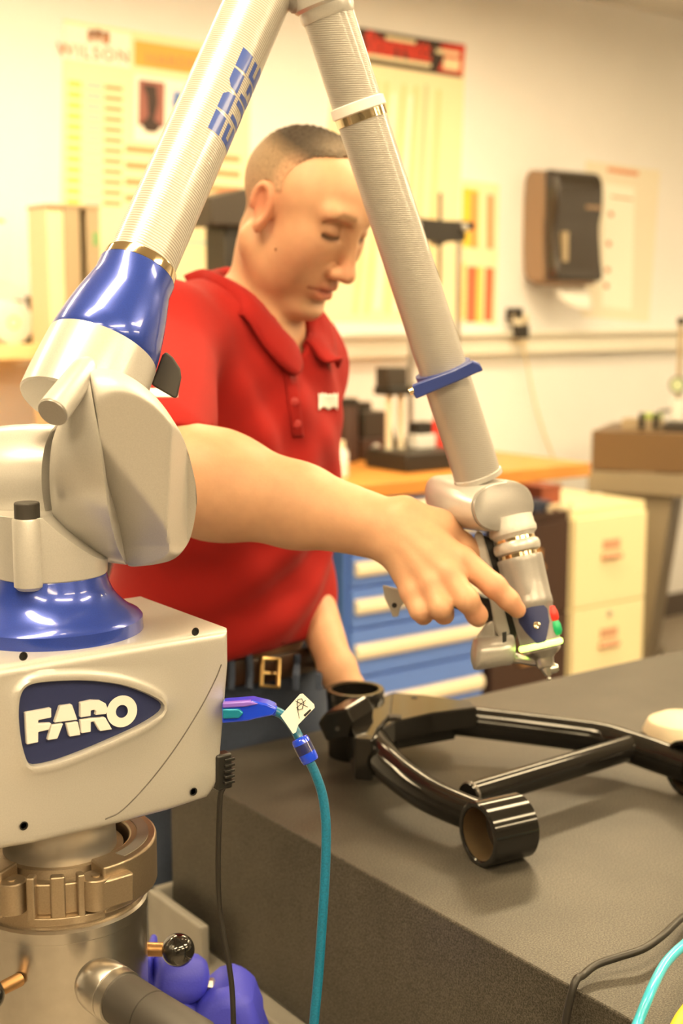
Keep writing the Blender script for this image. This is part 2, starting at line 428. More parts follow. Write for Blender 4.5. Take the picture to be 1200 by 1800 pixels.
# ---- shoulder: hub drum (left), barrel shell, sculpted end cap
SD = 1.195
def SDY(y): t = max(0, min(1, (y - 660) / 300)); return 1.096 + .094 * t
axs = (RT * .985 + ZUP * .06 - FH * .16).normalized()
hubc = P(60, 852, SD - .01)
hp = [(-165, 10), (-158, 60), (-140, 88), (-110, 99), (-70, 104), (-30, 106), (8, 106), (22, 105), (56, 104), (60, 90)]
obj('hub', lathe(hubc, axs, [(px(t, SD), px(r, SD)) for t, r in hp], 72), M_silver, arm)
def blend(a, b, t): return a + (b - a) * t
def curve_at(pts, t):
    s = t * (len(pts) - 1); i = min(int(s), len(pts) - 2); f = s - i
    p = [pts[max(i - 1, 0)], pts[i], pts[i + 1], pts[min(i + 2, len(pts) - 1)]]
    return tuple(.5 * (2 * p[1][k] + (p[2][k] - p[0][k]) * f + (2 * p[0][k] - 5 * p[1][k] + 4 * p[2][k] - p[3][k]) * f * f + (3 * p[1][k] - p[0][k] - 3 * p[2][k] + p[3][k]) * f ** 3) for k in (0, 1))
def station(pts, R, wmin, n=56, dome=None):
    """closed ring: along the picture curve pts in front, back round behind"""
    ring = []
    for i in range(n):
        th = 2 * PI * i / n
        t = (1 - math.cos(th)) / 2 if False else (1 - math.cos(th)) / 2
        x, y = curve_at(pts, t); w = math.sin(th) * R
        if dome and w > 0: w = dome(x, y, w)
        ring.append(P(x, y, SDY(y) - w - wmin))
    return ring
L0 = [(104, 742), (92, 775), (87, 820), (88, 868), (96, 915), (118, 955)]
L1 = [(112, 700), (108, 770), (106, 825), (108, 880), (120, 935), (150, 976)]
L2 = [(132, 668), (140, 755), (144, 830), (150, 890), (164, 950), (186, 988)]
L3 = [(153, 648), (173, 760), (183, 840), (192, 905), (206, 960), (222, 993)]
L4 = [(158, 652), (176, 762), (186, 842), (195, 905), (209, 960), (224, 990)]
obj('shoulder_shell', ringloft([station(L0, .056, 0), station(L1, .068, 0), station(L2, .079, 0), station(L3, .085, 0), station(L4, .078, 0)]), M_silver, arm, angle=60)
def plane3(pts):
    A = np.array([[x, y, 1] for x, y, w in pts]); b = np.array([w for *_, w in pts]); s = np.linalg.lstsq(A, b, rcond=None)[0]
    return lambda x, y: s[0] * x + s[1] * y + s[2]
F1 = plane3([(175, 752, .066), (259, 850, .070), (300, 955, .056), (240, 690, .048), (304, 745, .047), (180, 680, .050)])
F2_ = plane3([(303, 745, .048), (286, 868, .066), (301, 960, .054), (346, 880, -.030)])
F3 = plane3([(175, 752, .068), (262, 855, .071), (303, 962, .058), (225, 990, .010), (194, 905, .044)])
def smin(a, b, k): h = max(0, min(1, .5 + .5 * (b - a) / k)); return b + (a - b) * h - k * h * (1 - h)
def dome(x, y, w): return max(.0, smin(smin(smin(w, F1(x, y), .002), F2_(x, y), .004), F3(x, y), .003))
K = [[(156, 646), (175, 762), (185, 842), (194, 905), (208, 960), (225, 994)],
     [(160, 643), (182, 755), (196, 840), (207, 905), (219, 962), (232, 996)],
     [(190, 646), (212, 750), (225, 835), (235, 905), (243, 960), (250, 995)],
     [(218, 656), (238, 750), (249, 835), (257, 905), (263, 955), (267, 993)],
     [(244, 672), (262, 755), (271, 835), (277, 905), (281, 955), (283, 990)],
     [(266, 690), (282, 760), (290, 835), (295, 900), (297, 950), (298, 986)],
     [(286, 712), (300, 770), (307, 838), (311, 900), (312, 942), (312, 978)],
     [(304, 738), (316, 785), (322, 845), (325, 900), (325, 937), (323, 966)],
     [(320, 766), (329, 805), (334, 850), (336, 895), (335, 925), (333, 949)],
     [(333, 803), (339, 830), (342, 858), (343, 888), (342, 907), (340, 924)],
     [(341, 838), (344, 852), (345, 866), (346, 880), (345, 890), (344, 900)]]
KR = [.084, .092, .094, .093, .090, .085, .078, .068, .054, .035, .015]
K2, KR2 = [], []
for i in range(len(K) - 1):
    for s_ in range(5):
        t = s_ / 5; q4 = [K[max(i - 1, 0)], K[i], K[i + 1], K[min(i + 2, len(K) - 1)]]; r4 = [KR[max(i - 1, 0)], KR[i], KR[i + 1], KR[min(i + 2, len(K) - 1)]]
        cr_ = lambda a, b, c, d: .5 * (2 * b + (c - a) * t + (2 * a - 5 * b + 4 * c - d) * t * t + (3 * b - a - 3 * c + d) * t ** 3)
        K2.append([tuple(cr_(*(q_[m_][k_] for q_ in q4)) for k_ in (0, 1)) for m_ in range(len(K[0]))]); KR2.append(cr_(*r4))
K2.append(K[-1]); KR2.append(KR[-1])
obj('shoulder_cap', ringloft([station(k, r, 0, 128, dome) for k, r in zip(K2, KR2)]), M_cap, arm, angle=70)
bolt = P(80, 866, SD - .055)
obj('bolt', lathe(bolt, axs, [(-.003, .0045), (.003, .0045), (.003, .002), (0, .002), (0, 0)], 12, closed=False), M_gold, arm)

# ---- lower arm tube with its blue cone, ring and sleeve
T0, T1 = P(247, 466, 1.165), P(470, -38, 1.285)
ax1 = (T1 - T0).normalized()
r1 = px(60, 1.175)
tube_uv('lower_tube', T0 - ax1 * .02, T1, r1, M_carbon1, arm, 96, 60)
u1 = px(1, 1.165)
obj('gold_ring', lathe(T0, ax1, [(-17 * u1, r1 + .001), (-16 * u1, r1 + .0035), (-1 * u1, r1 + .0030), (2 * u1, r1 + .0026), (3 * u1, r1 - .001)], 72), M_gold, arm)
cone = [(-26, 63), (-22, 64.5), (-60, 74), (-95, 83), (-125, 89), (-150, 93), (-178, 96.5)]
e1, g1, _ = frame(ax1, UPV)
obj('blue_cone', lathe(T0, ax1, [(-14 * u1, r1 + .002), (-18 * u1, r1 + .0042)] + [(t * u1 * .98, r * u1) for t, r in ((-45, 69.5), (-75, 77.5), (-100, 83.5), (-125, 88.5), (-150, 92.5), (-178, 96))] + [(-182 * u1, 93 * u1)], 80), M_blue, arm)
obj('sleeve', lathe(T0 + (V((0, 0, 0))), ax1, [(-180 * u1, 92 * u1), (-180.5 * u1, 97 * u1), (-215 * u1, 99 * u1), (-260 * u1, 101 * u1), (-296 * u1, 101 * u1), (-300 * u1, 98 * u1)], 80), M_silver, arm)
# half-round hood on the sleeve, its end, turned from the light, shaded by darker paint
h0, h1 = P(158, 640, 1.085), P(93, 724, 1.036)
ha = (h1 - h0)
obj('hood', lathe(h0, ha, [(-.008, .002), (0, px(20, 1.06)), (.012, px(26, 1.06)), (ha.length, px(28.5, 1.06)), (ha.length + .0005, px(27.5, 1.06))], 40), M_silver, arm)
obj('hood_end', lathe(h1 + ha.normalized() * .0006, ha, [(0, px(27, 1.06)), (.001, px(26, 1.06)), (.001, 0)], 40, closed=False), M_silver_dark, arm)
# black bumper beside the cone
bq = [(285, 624), (292, 618), (304, 628), (317, 648), (319, 664), (312, 698), (306, 700), (275, 682), (266, 676)]
obj('bumper', prism([P(x, y, 1.150) for x, y in bq], ray(290, 660).normalized() * .06), M_dark, arm, bevel=.003)

# EDGE lettering wrapped on the tube (metres round / along)
def wrap(polys, s0, name, m, r):
    """polygons (across, along) -> strips on the tube; across is arc length from the line facing the camera"""
    geos = []
    c0 = T0 + ax1 * s0
    view = (CAM - c0); view = (view - ax1 * view.dot(ax1)).normalized(); side = -ax1.cross(view).normalized()   # side: to the left in the picture
    for poly in polys:
        # clip the polygon into narrow strips across
        lo, hi = min(p[0] for p in poly), max(p[0] for p in poly); n = max(2, int((hi - lo) / .0025)); bmx = bmesh.new()
        bmx.faces.new([bmx.verts.new((p[0], p[1], 0)) for p in poly])
        for k in range(1, n):
            x = lo + (hi - lo) * k / n
            bmesh.ops.bisect_plane(bmx, geom=bmx.verts[:] + bmx.edges[:] + bmx.faces[:], plane_co=(x, 0, 0), plane_no=(1, 0, 0))
        bmx.verts.index_update()
        vs = []
        for v in bmx.verts:
            a = v.co.x / r; vs.append(c0 + ax1 * v.co.y + (view * math.cos(a) + side * math.sin(a)) * (r + .00025))
        geos.append((vs, [tuple(v.index for v in f.verts) for f in bmx.faces])); bmx.free()
    return obj(name, join(*geos), m, arm, angle=60)
M_edge = mat('blue_lettering', rgb(58, 88, 178), .4, coat=.3)
# each letter: across from top (left, +) to baseline (right, -); along the tube upward
TOP, BOT = -.005, -.045
def lE(y, w=.0215):
    return [[(TOP, y), (TOP, y + w), (TOP - .0125, y + w * .92), (TOP - .0125, y)], [(TOP - .0165, y), (TOP - .0165, y + w * .86), (TOP - .0215, y + w * .86), (TOP - .0215, y)],
            [(TOP - .0265, y), (TOP - .0265, y + w), (BOT, y + w), (BOT, y)], [(TOP - .0165, y), (TOP - .0265, y), (TOP - .0265, y + .005), (TOP - .0165, y + .005)]]
def lD(y, w=.0215):
    return [[(TOP, y), (TOP, y + w * .72), (TOP - .004, y + w * .93), (TOP - .0125, y + w), (TOP - .0125, y)], [(TOP - .0165, y), (TOP - .0165, y + .005), (BOT, y + .005), (BOT, y)],
            [(TOP - .0165, y + w - .006), (TOP - .0165, y + w), (BOT + .007, y + w), (BOT, y + w * .8), (BOT, y + w * .6), (BOT + .006, y + w * .66), (BOT + .010, y + w - .006)], [(BOT + .006, y + .005), (BOT + .006, y + w * .66), (BOT, y + w * .6), (BOT, y + .005)]]
def lG(y, w=.0215):
    return [[(TOP - .004, y + .002), (TOP, y + .008), (TOP, y + w), (TOP - .0125, y + w * .95), (TOP - .0125, y)], [(TOP - .0165, y), (TOP - .0165, y + .005), (BOT, y + .008), (BOT + .006, y)],
            [(BOT + .006, y + .006), (BOT + .006, y + w), (BOT, y + w), (BOT, y + .008)], [(TOP - .022, y + w * .5), (TOP - .022, y + w), (TOP - .027, y + w), (TOP - .027, y + w * .5)], [(TOP - .027, y + w - .006), (TOP - .027, y + w), (BOT + .006, y + w), (BOT + .006, y + w - .006)]]
s = (P(366, 240, 1.2) - T0).dot(ax1)
wrap(lE(0) , s, 'letter_e', M_edge, r1); wrap(lD(.0240), s, 'letter_d', M_edge, r1); wrap(lG(.0480), s, 'letter_g', M_edge, r1); wrap(lE(.0720), s, 'letter_e', M_edge, r1)

# ---- elbow just above the frame, joining both tubes
Q0, Q1 = P(566, -6, 1.285), P(840, 838, 1.40)
ax2 = (Q1 - Q0).normalized(); r2 = px(42.5, 1.37)
ebx = P(545, -95, 1.285)
obj('elbow_joint', lathe(T1 + (ebx - T1).normalized() * -.03, ebx - T1 + (ebx - T1).normalized() * .08, [(0, .012), (.002, .032), (.02, .036), (.08, .036), (.10, .033), (.105, .01)], 48), M_silver, arm)
obj('elbow_collar', lathe(Q0 - ax2 * .075, ax2, [(0, .02), (.002, .0300), (.030, .0305), (.034, .0290), (.044, .0290), (.046, .0308), (.058, .0308), (.061, .0285), (.068, .0285), (.070, .0300), (.082, .0300), (.085, .0270), (.093, .0265), (.096, .0250)], 56), M_silver, arm)
obj('elbow_link', sweep([P(500, -20, 1.28), P(520, 2, 1.28), P(548, 0, 1.285)], [.012, .012, .014], 16), M_silver_dark, arm)
tube_uv('upper_tube', Q0, Q1, r2, M_carbon2, arm, 80, 60)
qc = P(627, 190, 1.3); sq_ = (qc - Q0).dot(ax2)
obj('tube_collar', lathe(Q0 + ax2 * sq_, ax2, [(-.006, r2 - .001), (-.005, r2 + .0026), (.004, r2 + .0026), (.005, r2 + .0008)], 64), M_letter, arm)
obj('gold_ring', lathe(Q0 + ax2 * sq_, ax2, [(.005, r2 + .0006), (.013, r2 + .0006), (.0135, r2 - .0005)], 64), M_gold, arm)
obj('tube_end', lathe(Q1, ax2, [(-.004, r2 - .0005), (-.003, r2 + .0012), (.002, r2 + .0012), (.003, r2 - .004)], 64), M_silver, arm)

# blue clamp strap round the upper tube with its forked latch
cc = P(771, 661, 1.37); sc_ = (cc - Q0).dot(ax2); cc = Q0 + ax2 * sc_
M_strap = mat('blue_strap', rgb(46, 66, 142), .4, coat=.3)
cax = (ax2 + UPV * .06).normalized()
strap = obj('clamp_ring', lathe(cc, cax, [(-.006, r2), (-.006, r2 + .0045), (.006, r2 + .0045), (.006, r2)], 56, closed=False), M_strap, arm)
vw = (CAM - cc); vw = (vw - cax * vw.dot(cax)).normalized(); sd = cax.cross(vw).normalized()
if sd.dot(RT) < 0: sd = -sd
lev0, lev1 = cc + vw * (r2 + .006) - sd * .034, cc + vw * (r2 + .006) + sd * .034
obj('clamp_lever', prism([cc + vw * (r2 + .004) + sd * a + cax * b for a, b in ((-.036, .002), (-.034, -.006), (.010, -.0065), (.030, -.009), (.036, -.004), (.037, .004), (.030, .004), (.012, .0055), (-.035, .0085))], vw * .008), M_strap, strap, bevel=.0015)
obj('clamp_pin', lathe(cc + vw * (r2 + .008) + sd * .030, sd + vw * .3, [(-.007, 0), (-.007, .0022), (.004, .0022), (.004, 0)], 12), M_gold, strap)
obj('clamp_tip', lathe(cc + vw * (r2 + .008) - sd * .0375, sd, [(-.0015, 0), (-.0015, .004), (.003, .004)], 12), M_gold, strap)

# ---- wrist: horizontal barrel with an oval end cap
wb = P(815, 886, 1.42)
wl, wr = P(766, 878, 1.445), P(884, 889, 1.385)
wax = (wr - wl)
# rounded drum from the far left end to the oval cap, lofted through picture stations
def oval(cx, cy, rx, ry, d, rot=0, n=48, dd=0):
    out = []
    for i in range(n):
        a = 2 * PI * i / n; ex, ey = rx * math.copysign(abs(math.cos(a)) ** .85, math.cos(a)), ry * math.copysign(abs(math.sin(a)) ** .85, math.sin(a)); c, s_ = math.cos(rot), math.sin(rot)
        out.append(P(cx + ex * c - ey * s_, cy + ex * s_ + ey * c, d + dd * math.cos(a)))
    return out
rot = -.19
wst = [(762, 876, 8, 14, 1.480), (766, 877, 18, 32, 1.474), (775, 878, 27, 43, 1.462), (790, 880, 34, 46, 1.448), (815, 883, 42, 46, 1.426), (845, 886, 50, 46, 1.405), (868, 888, 54, 45, 1.392), (878, 889, 55, 44, 1.386), (882, 889.5, 54, 43, 1.382)]
wrist = obj('wrist_barrel', ringloft([oval(a, b, c, d_, e_, rot, 56, .030 * c / 55) for a, b, c, d_, e_ in wst]), M_silver, arm, angle=50)
obj('wrist_cap', ringloft([oval(883, 889.5, 53, 42, 1.3835, rot, 56, .030), oval(884, 890, 53.5, 42.5, 1.379, rot, 56, .030), oval(884.5, 890, 51, 40, 1.3775, rot, 56, .030)]), M_silver_dark, wrist, angle=50)

# ---- probe
R0, R1 = P(893, 900, 1.392), P(966, 1198, 1.372)
ax3 = (R1 - R0).normalized(); LP = (R1 - R0).length; v = LP / 307.0      # metres per picture pixel along the probe
probe_parts = {}
pr = [(10, 40), (26, 41), (32, 43), (40, 42), (46, 36), (50, 35)]
obj('wrist_cone', lathe(R0, ax3, [(t * v, r * v) for t, r in pr], 48), M_cap, arm)
obj('gold_ring', lathe(R0, ax3, [(t * v, r * v) for t, r in ((46, 34), (46, 35.5), (56, 35.5), (56, 34))], 48, closed=False), M_gold, arm)
obj('wrist_ring', lathe(R0, ax3, [(t * v, r * v) for t, r in ((53, 35), (56, 40), (61, 42), (68, 42), (73, 40), (76, 34))], 48), M_silver, arm)
obj('gold_ring', lathe(R0, ax3, [(t * v, r * v) for t, r in ((74, 31), (74, 32.5), (92, 32.5), (92, 31))], 48, closed=False), M_gold, arm)
body = obj('probe_body', lathe(R0, ax3, [(t * v, r * v) for t, r in ((92, 34), (84, 37), (83, 40), (86, 41), (92, 40.5), (120, 39.5), (158, 38.5), (160, 39.2), (172, 39), (174, 37.5), (200, 36.5), (225, 36), (238, 36), (240, 34))], 56), M_silver_dark, arm, angle=40)
# probe face direction for the inlays
pc = R0 + ax3 * (150 * v); pv = CAM - pc; pv = (pv - ax3 * pv.dot(ax3)).normalized(); ps = ax3.cross(pv).normalized()
if ps.dot(RT) < 0: ps = -ps
def onprobe(s_, t, r):       # s_: picture pixels to the right of the axis, t: along
    a = math.asin(max(-.98, min(.98, s_ / r))); return R0 + ax3 * (t * v) + (pv * math.cos(a) + ps * math.sin(a)) * (r * v)
def patch(name, poly, r0, m, parent, lift=.6, ns=8):
    """convex outline (s, t) shrink-filled on the probe"""
    cx, cy = sum(p[0] for p in poly) / len(poly), sum(p[1] for p in poly) / len(poly)
    poly = densify(poly, 3); rings = []
    for k in (1, .75, .5, .25, .02): rings.append([onprobe(cx + (x - cx) * k, cy + (y - cy) * k, r0 + lift) for x, y in poly])
    low = [onprobe(x, y, r0 - 1) for x, y in poly]
    return obj(name, ringloft([low] + rings), m, parent, angle=40)
patch('button_shield', [(-26, 176), (0, 173), (21, 175), (26, 182), (24, 205), (14, 228), (4, 245), (-6, 238), (-20, 215), (-28, 195)], 37, M_navy, body, 1.2)
obj('brass_screw', lathe(onprobe(1, 206, 38.5), (onprobe(1, 206, 38.5) - (R0 + ax3 * (206 * v))), [(-.002, .0035), (.0012, .0035), (.0015, .0028), (.0005, .0012), (.0005, 0)], 16, closed=False), M_gold, body)
patch('grip_flat', [(-18, 100), (8, 100), (8, 142), (4, 150), (-14, 150), (-18, 142)], 38.6, M_silver_dark, body, .9)
M_ring = mat('green_ring_light', (.7, 1, .3), .4, emis=((.62, 1.0, .16), 3.0))
obj('light_ring', lathe(R0, ax3, [(t * v, r * v) for t, r in ((236, 33), (236, 37), (239, 39.5), (244, 39.5), (247, 37), (247, 33))], 56), M_ring, body)
obj('probe_nose', lathe(R0, ax3, [(t * v, r * v) for t, r in ((245, 34), (252, 33), (258, 27), (262, 20), (266, 17), (280, 15), (282, 12), (290, 9), (297, 5))], 40), M_steel, arm)
obj('probe_knob', lathe(R0 + ax3 * (286 * v), ps, [(-.003, 0), (-.003, .005), (.009, .005), (.012, .003), (.012, 0)], 16), M_steel, arm)
ball_c = R0 + ax3 * (302 * v)
obj('probe_tip', lathe(ball_c, ax3, [(-5 * v, 2 * v)] + [(-math.cos(a) * 4.2 * v, max(.0001, math.sin(a) * 4.2 * v)) for a in [PI * (i + 1) / 10 for i in range(10)]], 16), M_steel, arm)
M_red = mat('red_button', rgb(225, 50, 40), .35); M_green = mat('green_button', rgb(20, 170, 110), .35)
for nm, t, m in (('red_button', 199, M_red), ('green_button', 222, M_green)):
    c0 = onprobe(34, t, 37); dirn = (ps * .94 + pv * .3).normalized()
    obj(nm, lathe(c0 - dirn * .001 - ax3 * .005, ax3, [(-.007, .0), (-.006, .004), (0, .0058), (.006, .0058), (.010, .004), (.011, 0)], 18), m, body)

# ---- handle bracket with the scanner end piece to the left of the probe
M_hand = mat('handle_grey', (.50, .48, .45), .4, metal=.2)
def slab3(name, poly, d, th, m, bev=.002): return obj(name, prism([P(x, y, d) for x, y in poly], ray(poly[0][0], poly[0][1]).normalized() * th), m, arm, bevel=bev, seg=3)
slab3('handle_strap', [(833, 942), (840, 932), (848, 938), (862, 985), (880, 1050), (896, 1112), (893, 1120), (876, 1122), (870, 1108), (862, 1062), (846, 1000)], 1.395, .020, M_hand)
slab3('handle_grip', [(846, 940), (866, 946), (896, 1050), (909, 1112), (905, 1128), (890, 1118), (870, 1050)], 1.405, .022, M_black)
obj('handle_bar', sweep([P(872, 1075, 1.425), P(820, 1055, 1.432), P(760, 1035, 1.44), P(700, 1030, 1.445)], [.012, .0125, .0125, .011], 16), M_black, arm)
slab3('handle_end', [(672, 1028), (706, 1036), (716, 1056), (704, 1066), (700, 1084), (690, 1085), (684, 1068), (676, 1052)], 1.43, .018, M_hand)
obj('pivot_pin', lathe(P(693, 1064, 1.4295), ray(693, 1064), [(-.0006, .0028), (.001, .0028), (.001, 0)], 14), M_hole, arm)
es = [(832, 1152, 22, 20), (834, 1150, 26, 27), (840, 1149, 28, 29), (880, 1144, 28, 27), (896, 1142, 27, 27), (900, 1141, 24, 25)]
obj('scanner_end', ringloft([[P(x + (.25 * rx) * math.cos(a), y + ry * math.sin(a), 1.40 - .022 * rx / 28 * math.cos(a)) for a in [2 * PI * i / 40 for i in range(40)]] for x, y, rx, ry in es]), M_silver, arm, angle=50)
slab3('scanner_lug', [(838, 1118), (852, 1098), (866, 1090), (872, 1098), (874, 1122), (852, 1130), (836, 1140)], 1.398, .024, M_silver)
slab3('scanner_slot', [(882, 1112), (890, 1110), (890, 1128), (883, 1130)], 1.371, .004, M_hole, .0005)
obj('scanner_link', sweep([P(900, 1156, 1.40), P(918, 1160, 1.395), P(948, 1164, 1.385)], [.006, .0045, .005], 12), M_steel, arm)
# ------------------------------------------------------------------ granite surface plate on a steel stand
GZ = .90
def granite_mat():
    m = mat('black_granite', (.1, .1, .1), .38, spec=.28); N = m.node_tree.nodes; L = m.node_tree.links; b = N['Principled BSDF']
    tc = N.new('ShaderNodeTexCoord')
    n1 = N.new('ShaderNodeTexNoise'); n1.inputs['Scale'].default_value = 650; n1.inputs['Detail'].default_value = 2; L.new(tc.outputs['Object'], n1.inputs['Vector'])
    n2 = N.new('ShaderNodeTexNoise'); n2.inputs['Scale'].default_value = 14; n2.inputs['Detail'].default_value = 4; L.new(tc.outputs['Object'], n2.inputs['Vector'])
    r = N.new('ShaderNodeValToRGB'); r.color_ramp.elements[0].position = .36; r.color_ramp.elements[0].color = (.026, .024, .021, 1)
    r.color_ramp.elements[1].position = .74; r.color_ramp.elements[1].color = (.13, .118, .10, 1); L.new(n1.outputs['Fac'], r.inputs[0])
    mr = N.new('ShaderNodeMapRange'); mr.inputs[1].default_value = .3; mr.inputs[2].default_value = .7; mr.inputs[3].default_value = .85; mr.inputs[4].default_value = 1.15; L.new(n2.outputs['Fac'], mr.inputs[0])
    mx = N.new('ShaderNodeVectorMath'); mx.operation = 'SCALE'; L.new(r.outputs[0], mx.inputs[0]); L.new(mr.outputs[0], mx.inputs['Scale']); L.new(mx.outputs[0], b.inputs['Base Color'])
    bp = N.new('ShaderNodeBump'); bp.inputs['Strength'].default_value = .05; bp.inputs['Distance'].default_value = .0004
    L.new(n1.outputs['Fac'], bp.inputs['Height']); L.new(bp.outputs[0], b.inputs['Normal'])
    return m
M_granite = granite_mat()
g0 = PZ(298, 1342, GZ)
gX, gY = g0.x, g0.y
GT = .215
gp = thing('granite_plate', V((gX + .6, gY - .6, GZ - GT)), 'big dark granite inspection block carrying the black welded frame', 'surface plate')
obj('block', box2((gX, gY - 1.45, GZ - GT), (gX + 1.9, gY, GZ)), M_granite, gp, bevel=.0022, seg=2, smooth=False)
M_stand = mat('grey_stand_paint', (.33, .315, .28), .5, noise=(40, .06))
st = thing('plate_stand', V((gX + .6, gY - .6, 0)), 'grey painted steel stand under the big granite block', 'stand')
zs = GZ - GT
for a, b in (((gX - .025, gY - 1.45, zs - .09), (gX + .06, gY - .03, zs - .002)), ((gX + 1.84, gY - 1.45, zs - .09), (gX + 1.92, gY - .03, zs - .002))):
    obj('rail', box2(a, b), M_stand, st, bevel=.003, smooth=False)
for a, b in (((gX + .06, gY - .12, zs - .09), (gX + 1.84, gY - .03, zs - .002)), ((gX + .06, gY - 1.45, zs - .09), (gX + 1.84, gY - 1.37, zs - .002))):
    obj('cross_rail', box2(a, b), M_stand, st, bevel=.003, smooth=False)
for x in (gX - .01, gX + 1.82):
    for y in (gY - .42, gY - 1.43): obj('leg', box2((x, y, 0), (x + .08, y + .08, zs - .09)), M_stand, st, bevel=.003, smooth=False)
# upright corner lug that stops the block
obj('corner_lug', join(box2((gX - .030, gY - .125, zs - .05), (gX - .018, gY + .014, zs + .052)), box2((gX - .030, gY + .002, zs - .05), (gX + .05, gY + .014, zs + .052))), M_stand, st, bevel=.003, smooth=False)

# ------------------------------------------------------------------ welded control-arm frame
M_gb = mat('gloss_black_powder', (.010, .009, .008), .10, spec=.42)
M_bore = mat('raw_bore', (.30, .21, .12), .35, metal=.8)
zr_ = .0335
def on(x, y, h): return PZ(x, y, GZ + h)
frm = thing('suspension_frame', on(800, 1400, 0), 'glossy black welded tubular frame with round bushings lying on the granite', 'suspension arm')
def bush(name, p0, p1, r, ri, par):
    a = (p1 - p0).normalized(); l = (p1 - p0).length
    o = obj(name, lathe(p0, a, [(.001, ri), (0, ri + .001), (0, r - .0015), (.0015, r), (l - .0015, r), (l, r - .0015), (l, ri + .001), (l - .001, ri), (.001, ri)], 56, closed=False), M_gb, par, angle=40)
    obj('bore', lathe(p0, a, [(.002, ri - .0002), (l - .002, ri - .0002)], 40, closed=False), M_bore, o)
    obj('bore_core', lathe(p0 + a * l * .55, a, [(0, ri - .0005), (.002, ri - .0005)], 32), M_dark, o)
    return o
b0, b1 = on(838, 1467, zr_), on(915, 1449, zr_)
bush('bushing', b0, b1, zr_, .0275, frm)
bd_ = (b1 - b0)
c0 = on(1200, 1352, zr_); bush('bushing', c0, c0 + bd_, zr_, .0275, frm)
L1p = spline([on(640, 1283, .055), on(668, 1328, .052), on(703, 1362, .046), on(750, 1395, .040), on(800, 1419, .037), on(846, 1437, .035)], 8)
obj('bent_tube', sweep(L1p, [.0215 - .0035 * i / (len(L1p) - 1) for i in range(len(L1p))], 20), M_gb, frm, angle=60)
L2p = spline([on(700, 1252, .052), on(780, 1263, .048), on(880, 1275, .045), on(1000, 1290, .042), on(1065, 1300, .040), on(1110, 1314, .038), on(1160, 1331, .035), on(1215, 1350, .034)], 8)
obj('bent_tube', sweep(L2p, .0198, 20), M_gb, frm, angle=60)
obj('cross_tube', sweep([on(822, 1401, .040), on(1128, 1308, .040)], .0152, 20), M_gb, frm)
M_weld = mat('weld_bead', (.10, .09, .08), .3, metal=.4)
obj('weld', lathe(on(1118, 1311, .040), on(1128, 1308, .040) - on(800, 1404, .040), [(-.003, .0145), (-.001, .0166), (.002, .0166), (.004, .0145)], 24, closed=False), M_weld, frm)
obj('weld', lathe(on(826, 1399, .040), on(1128, 1308, .040) - on(800, 1404, .040), [(-.003, .0145), (-.001, .0162), (.002, .0162), (.004, .0145)], 24, closed=False), M_weld, frm)
# flat gusset with its thick dark underside
gpl = [on(x, y, .074) for x, y in ((662, 1262), (690, 1217), (746, 1221), (790, 1227), (828, 1232), (838, 1243), (760, 1253), (694, 1268), (672, 1280))]
obj('gusset', prism(gpl, (0, 0, -.026)), M_gb, frm, bevel=.002, smooth=False)
obj('gusset_web', prism([on(x, y, .050) for x, y in ((640, 1262), (690, 1225), (800, 1245), (800, 1268), (700, 1285), (668, 1310))], (0, 0, -.024)), M_gb, frm, bevel=.002, smooth=False)
obj('bolt_hole', lathe(on(728, 1226, .0742), ZUP, [(0, .004), (.0005, .004), (.0005, 0)], 16, closed=False), M_hole, frm)
# box bracket with clipped corners
bk0 = [P(x, y, 1.60) for x, y in ((557, 1271), (571, 1252), (608, 1246), (620, 1270), (616, 1297), (572, 1304))]
obj('bracket', prism(bk0, RT * .02 + V((.03, .03, .004))), M_gb, frm, bevel=.003, smooth=False)
obj('bracket_plate', prism([on(x, y, .078) for x, y in ((608, 1247), (636, 1238), (690, 1217), (686, 1256), (664, 1280), (655, 1300), (624, 1298))], (0, 0, -.05)), M_gb, frm, bevel=.002, smooth=False)
obj('bolt_hole', lathe(P(593, 1281, 1.5985), ray(593, 1281), [(0, .003), (.0006, .003), (.0006, 0)], 12, closed=False), M_hole, frm)
for x, y in ((655, 1232), (617, 1258), (640, 1300), (692, 1262)):
    c = on(x, y, .074); obj('weld', sweep([c + RT * -.009 + ZUP * .001, c + ZUP * .002, c + RT * .009 + ZUP * .001], .0035, 8), M_weld, frm)
cupz = on(624, 1212, .086)
cup = obj('ball_joint_cup', lathe(V((cupz.x, cupz.y, GZ)), ZUP, [(.001, .030), (.001, .0345), (.070, .0360), (.086, .0375), (.0875, .0365), (.0875, .0305), (.084, .0300), (.02, .0295), (.02, 0)], 48, closed=False), M_gb, frm, angle=40)
obj('bore', lathe(V((cupz.x, cupz.y, GZ)), ZUP, [(.022, .0290), (.0868, .0303)], 40, closed=False), M_bore, cup)

# cream rounded block behind the right-hand bushing
cr = on(1192, 1308, 0)
M_cream = mat('cream_wood', (.72, .62, .46), .55, noise=(30, .06))
ck = obj('cream_disc', lathe(V((cr.x, cr.y, GZ + .0005)), ZUP, [(0, .038), (.004, .045), (.018, .047), (.032, .040), (.040, .024), (.042, 0)], 40, closed=False), M_cream)
tag(ck, 'cream rounded disc behind the right bushing, cut by the frame edge', 'disc')

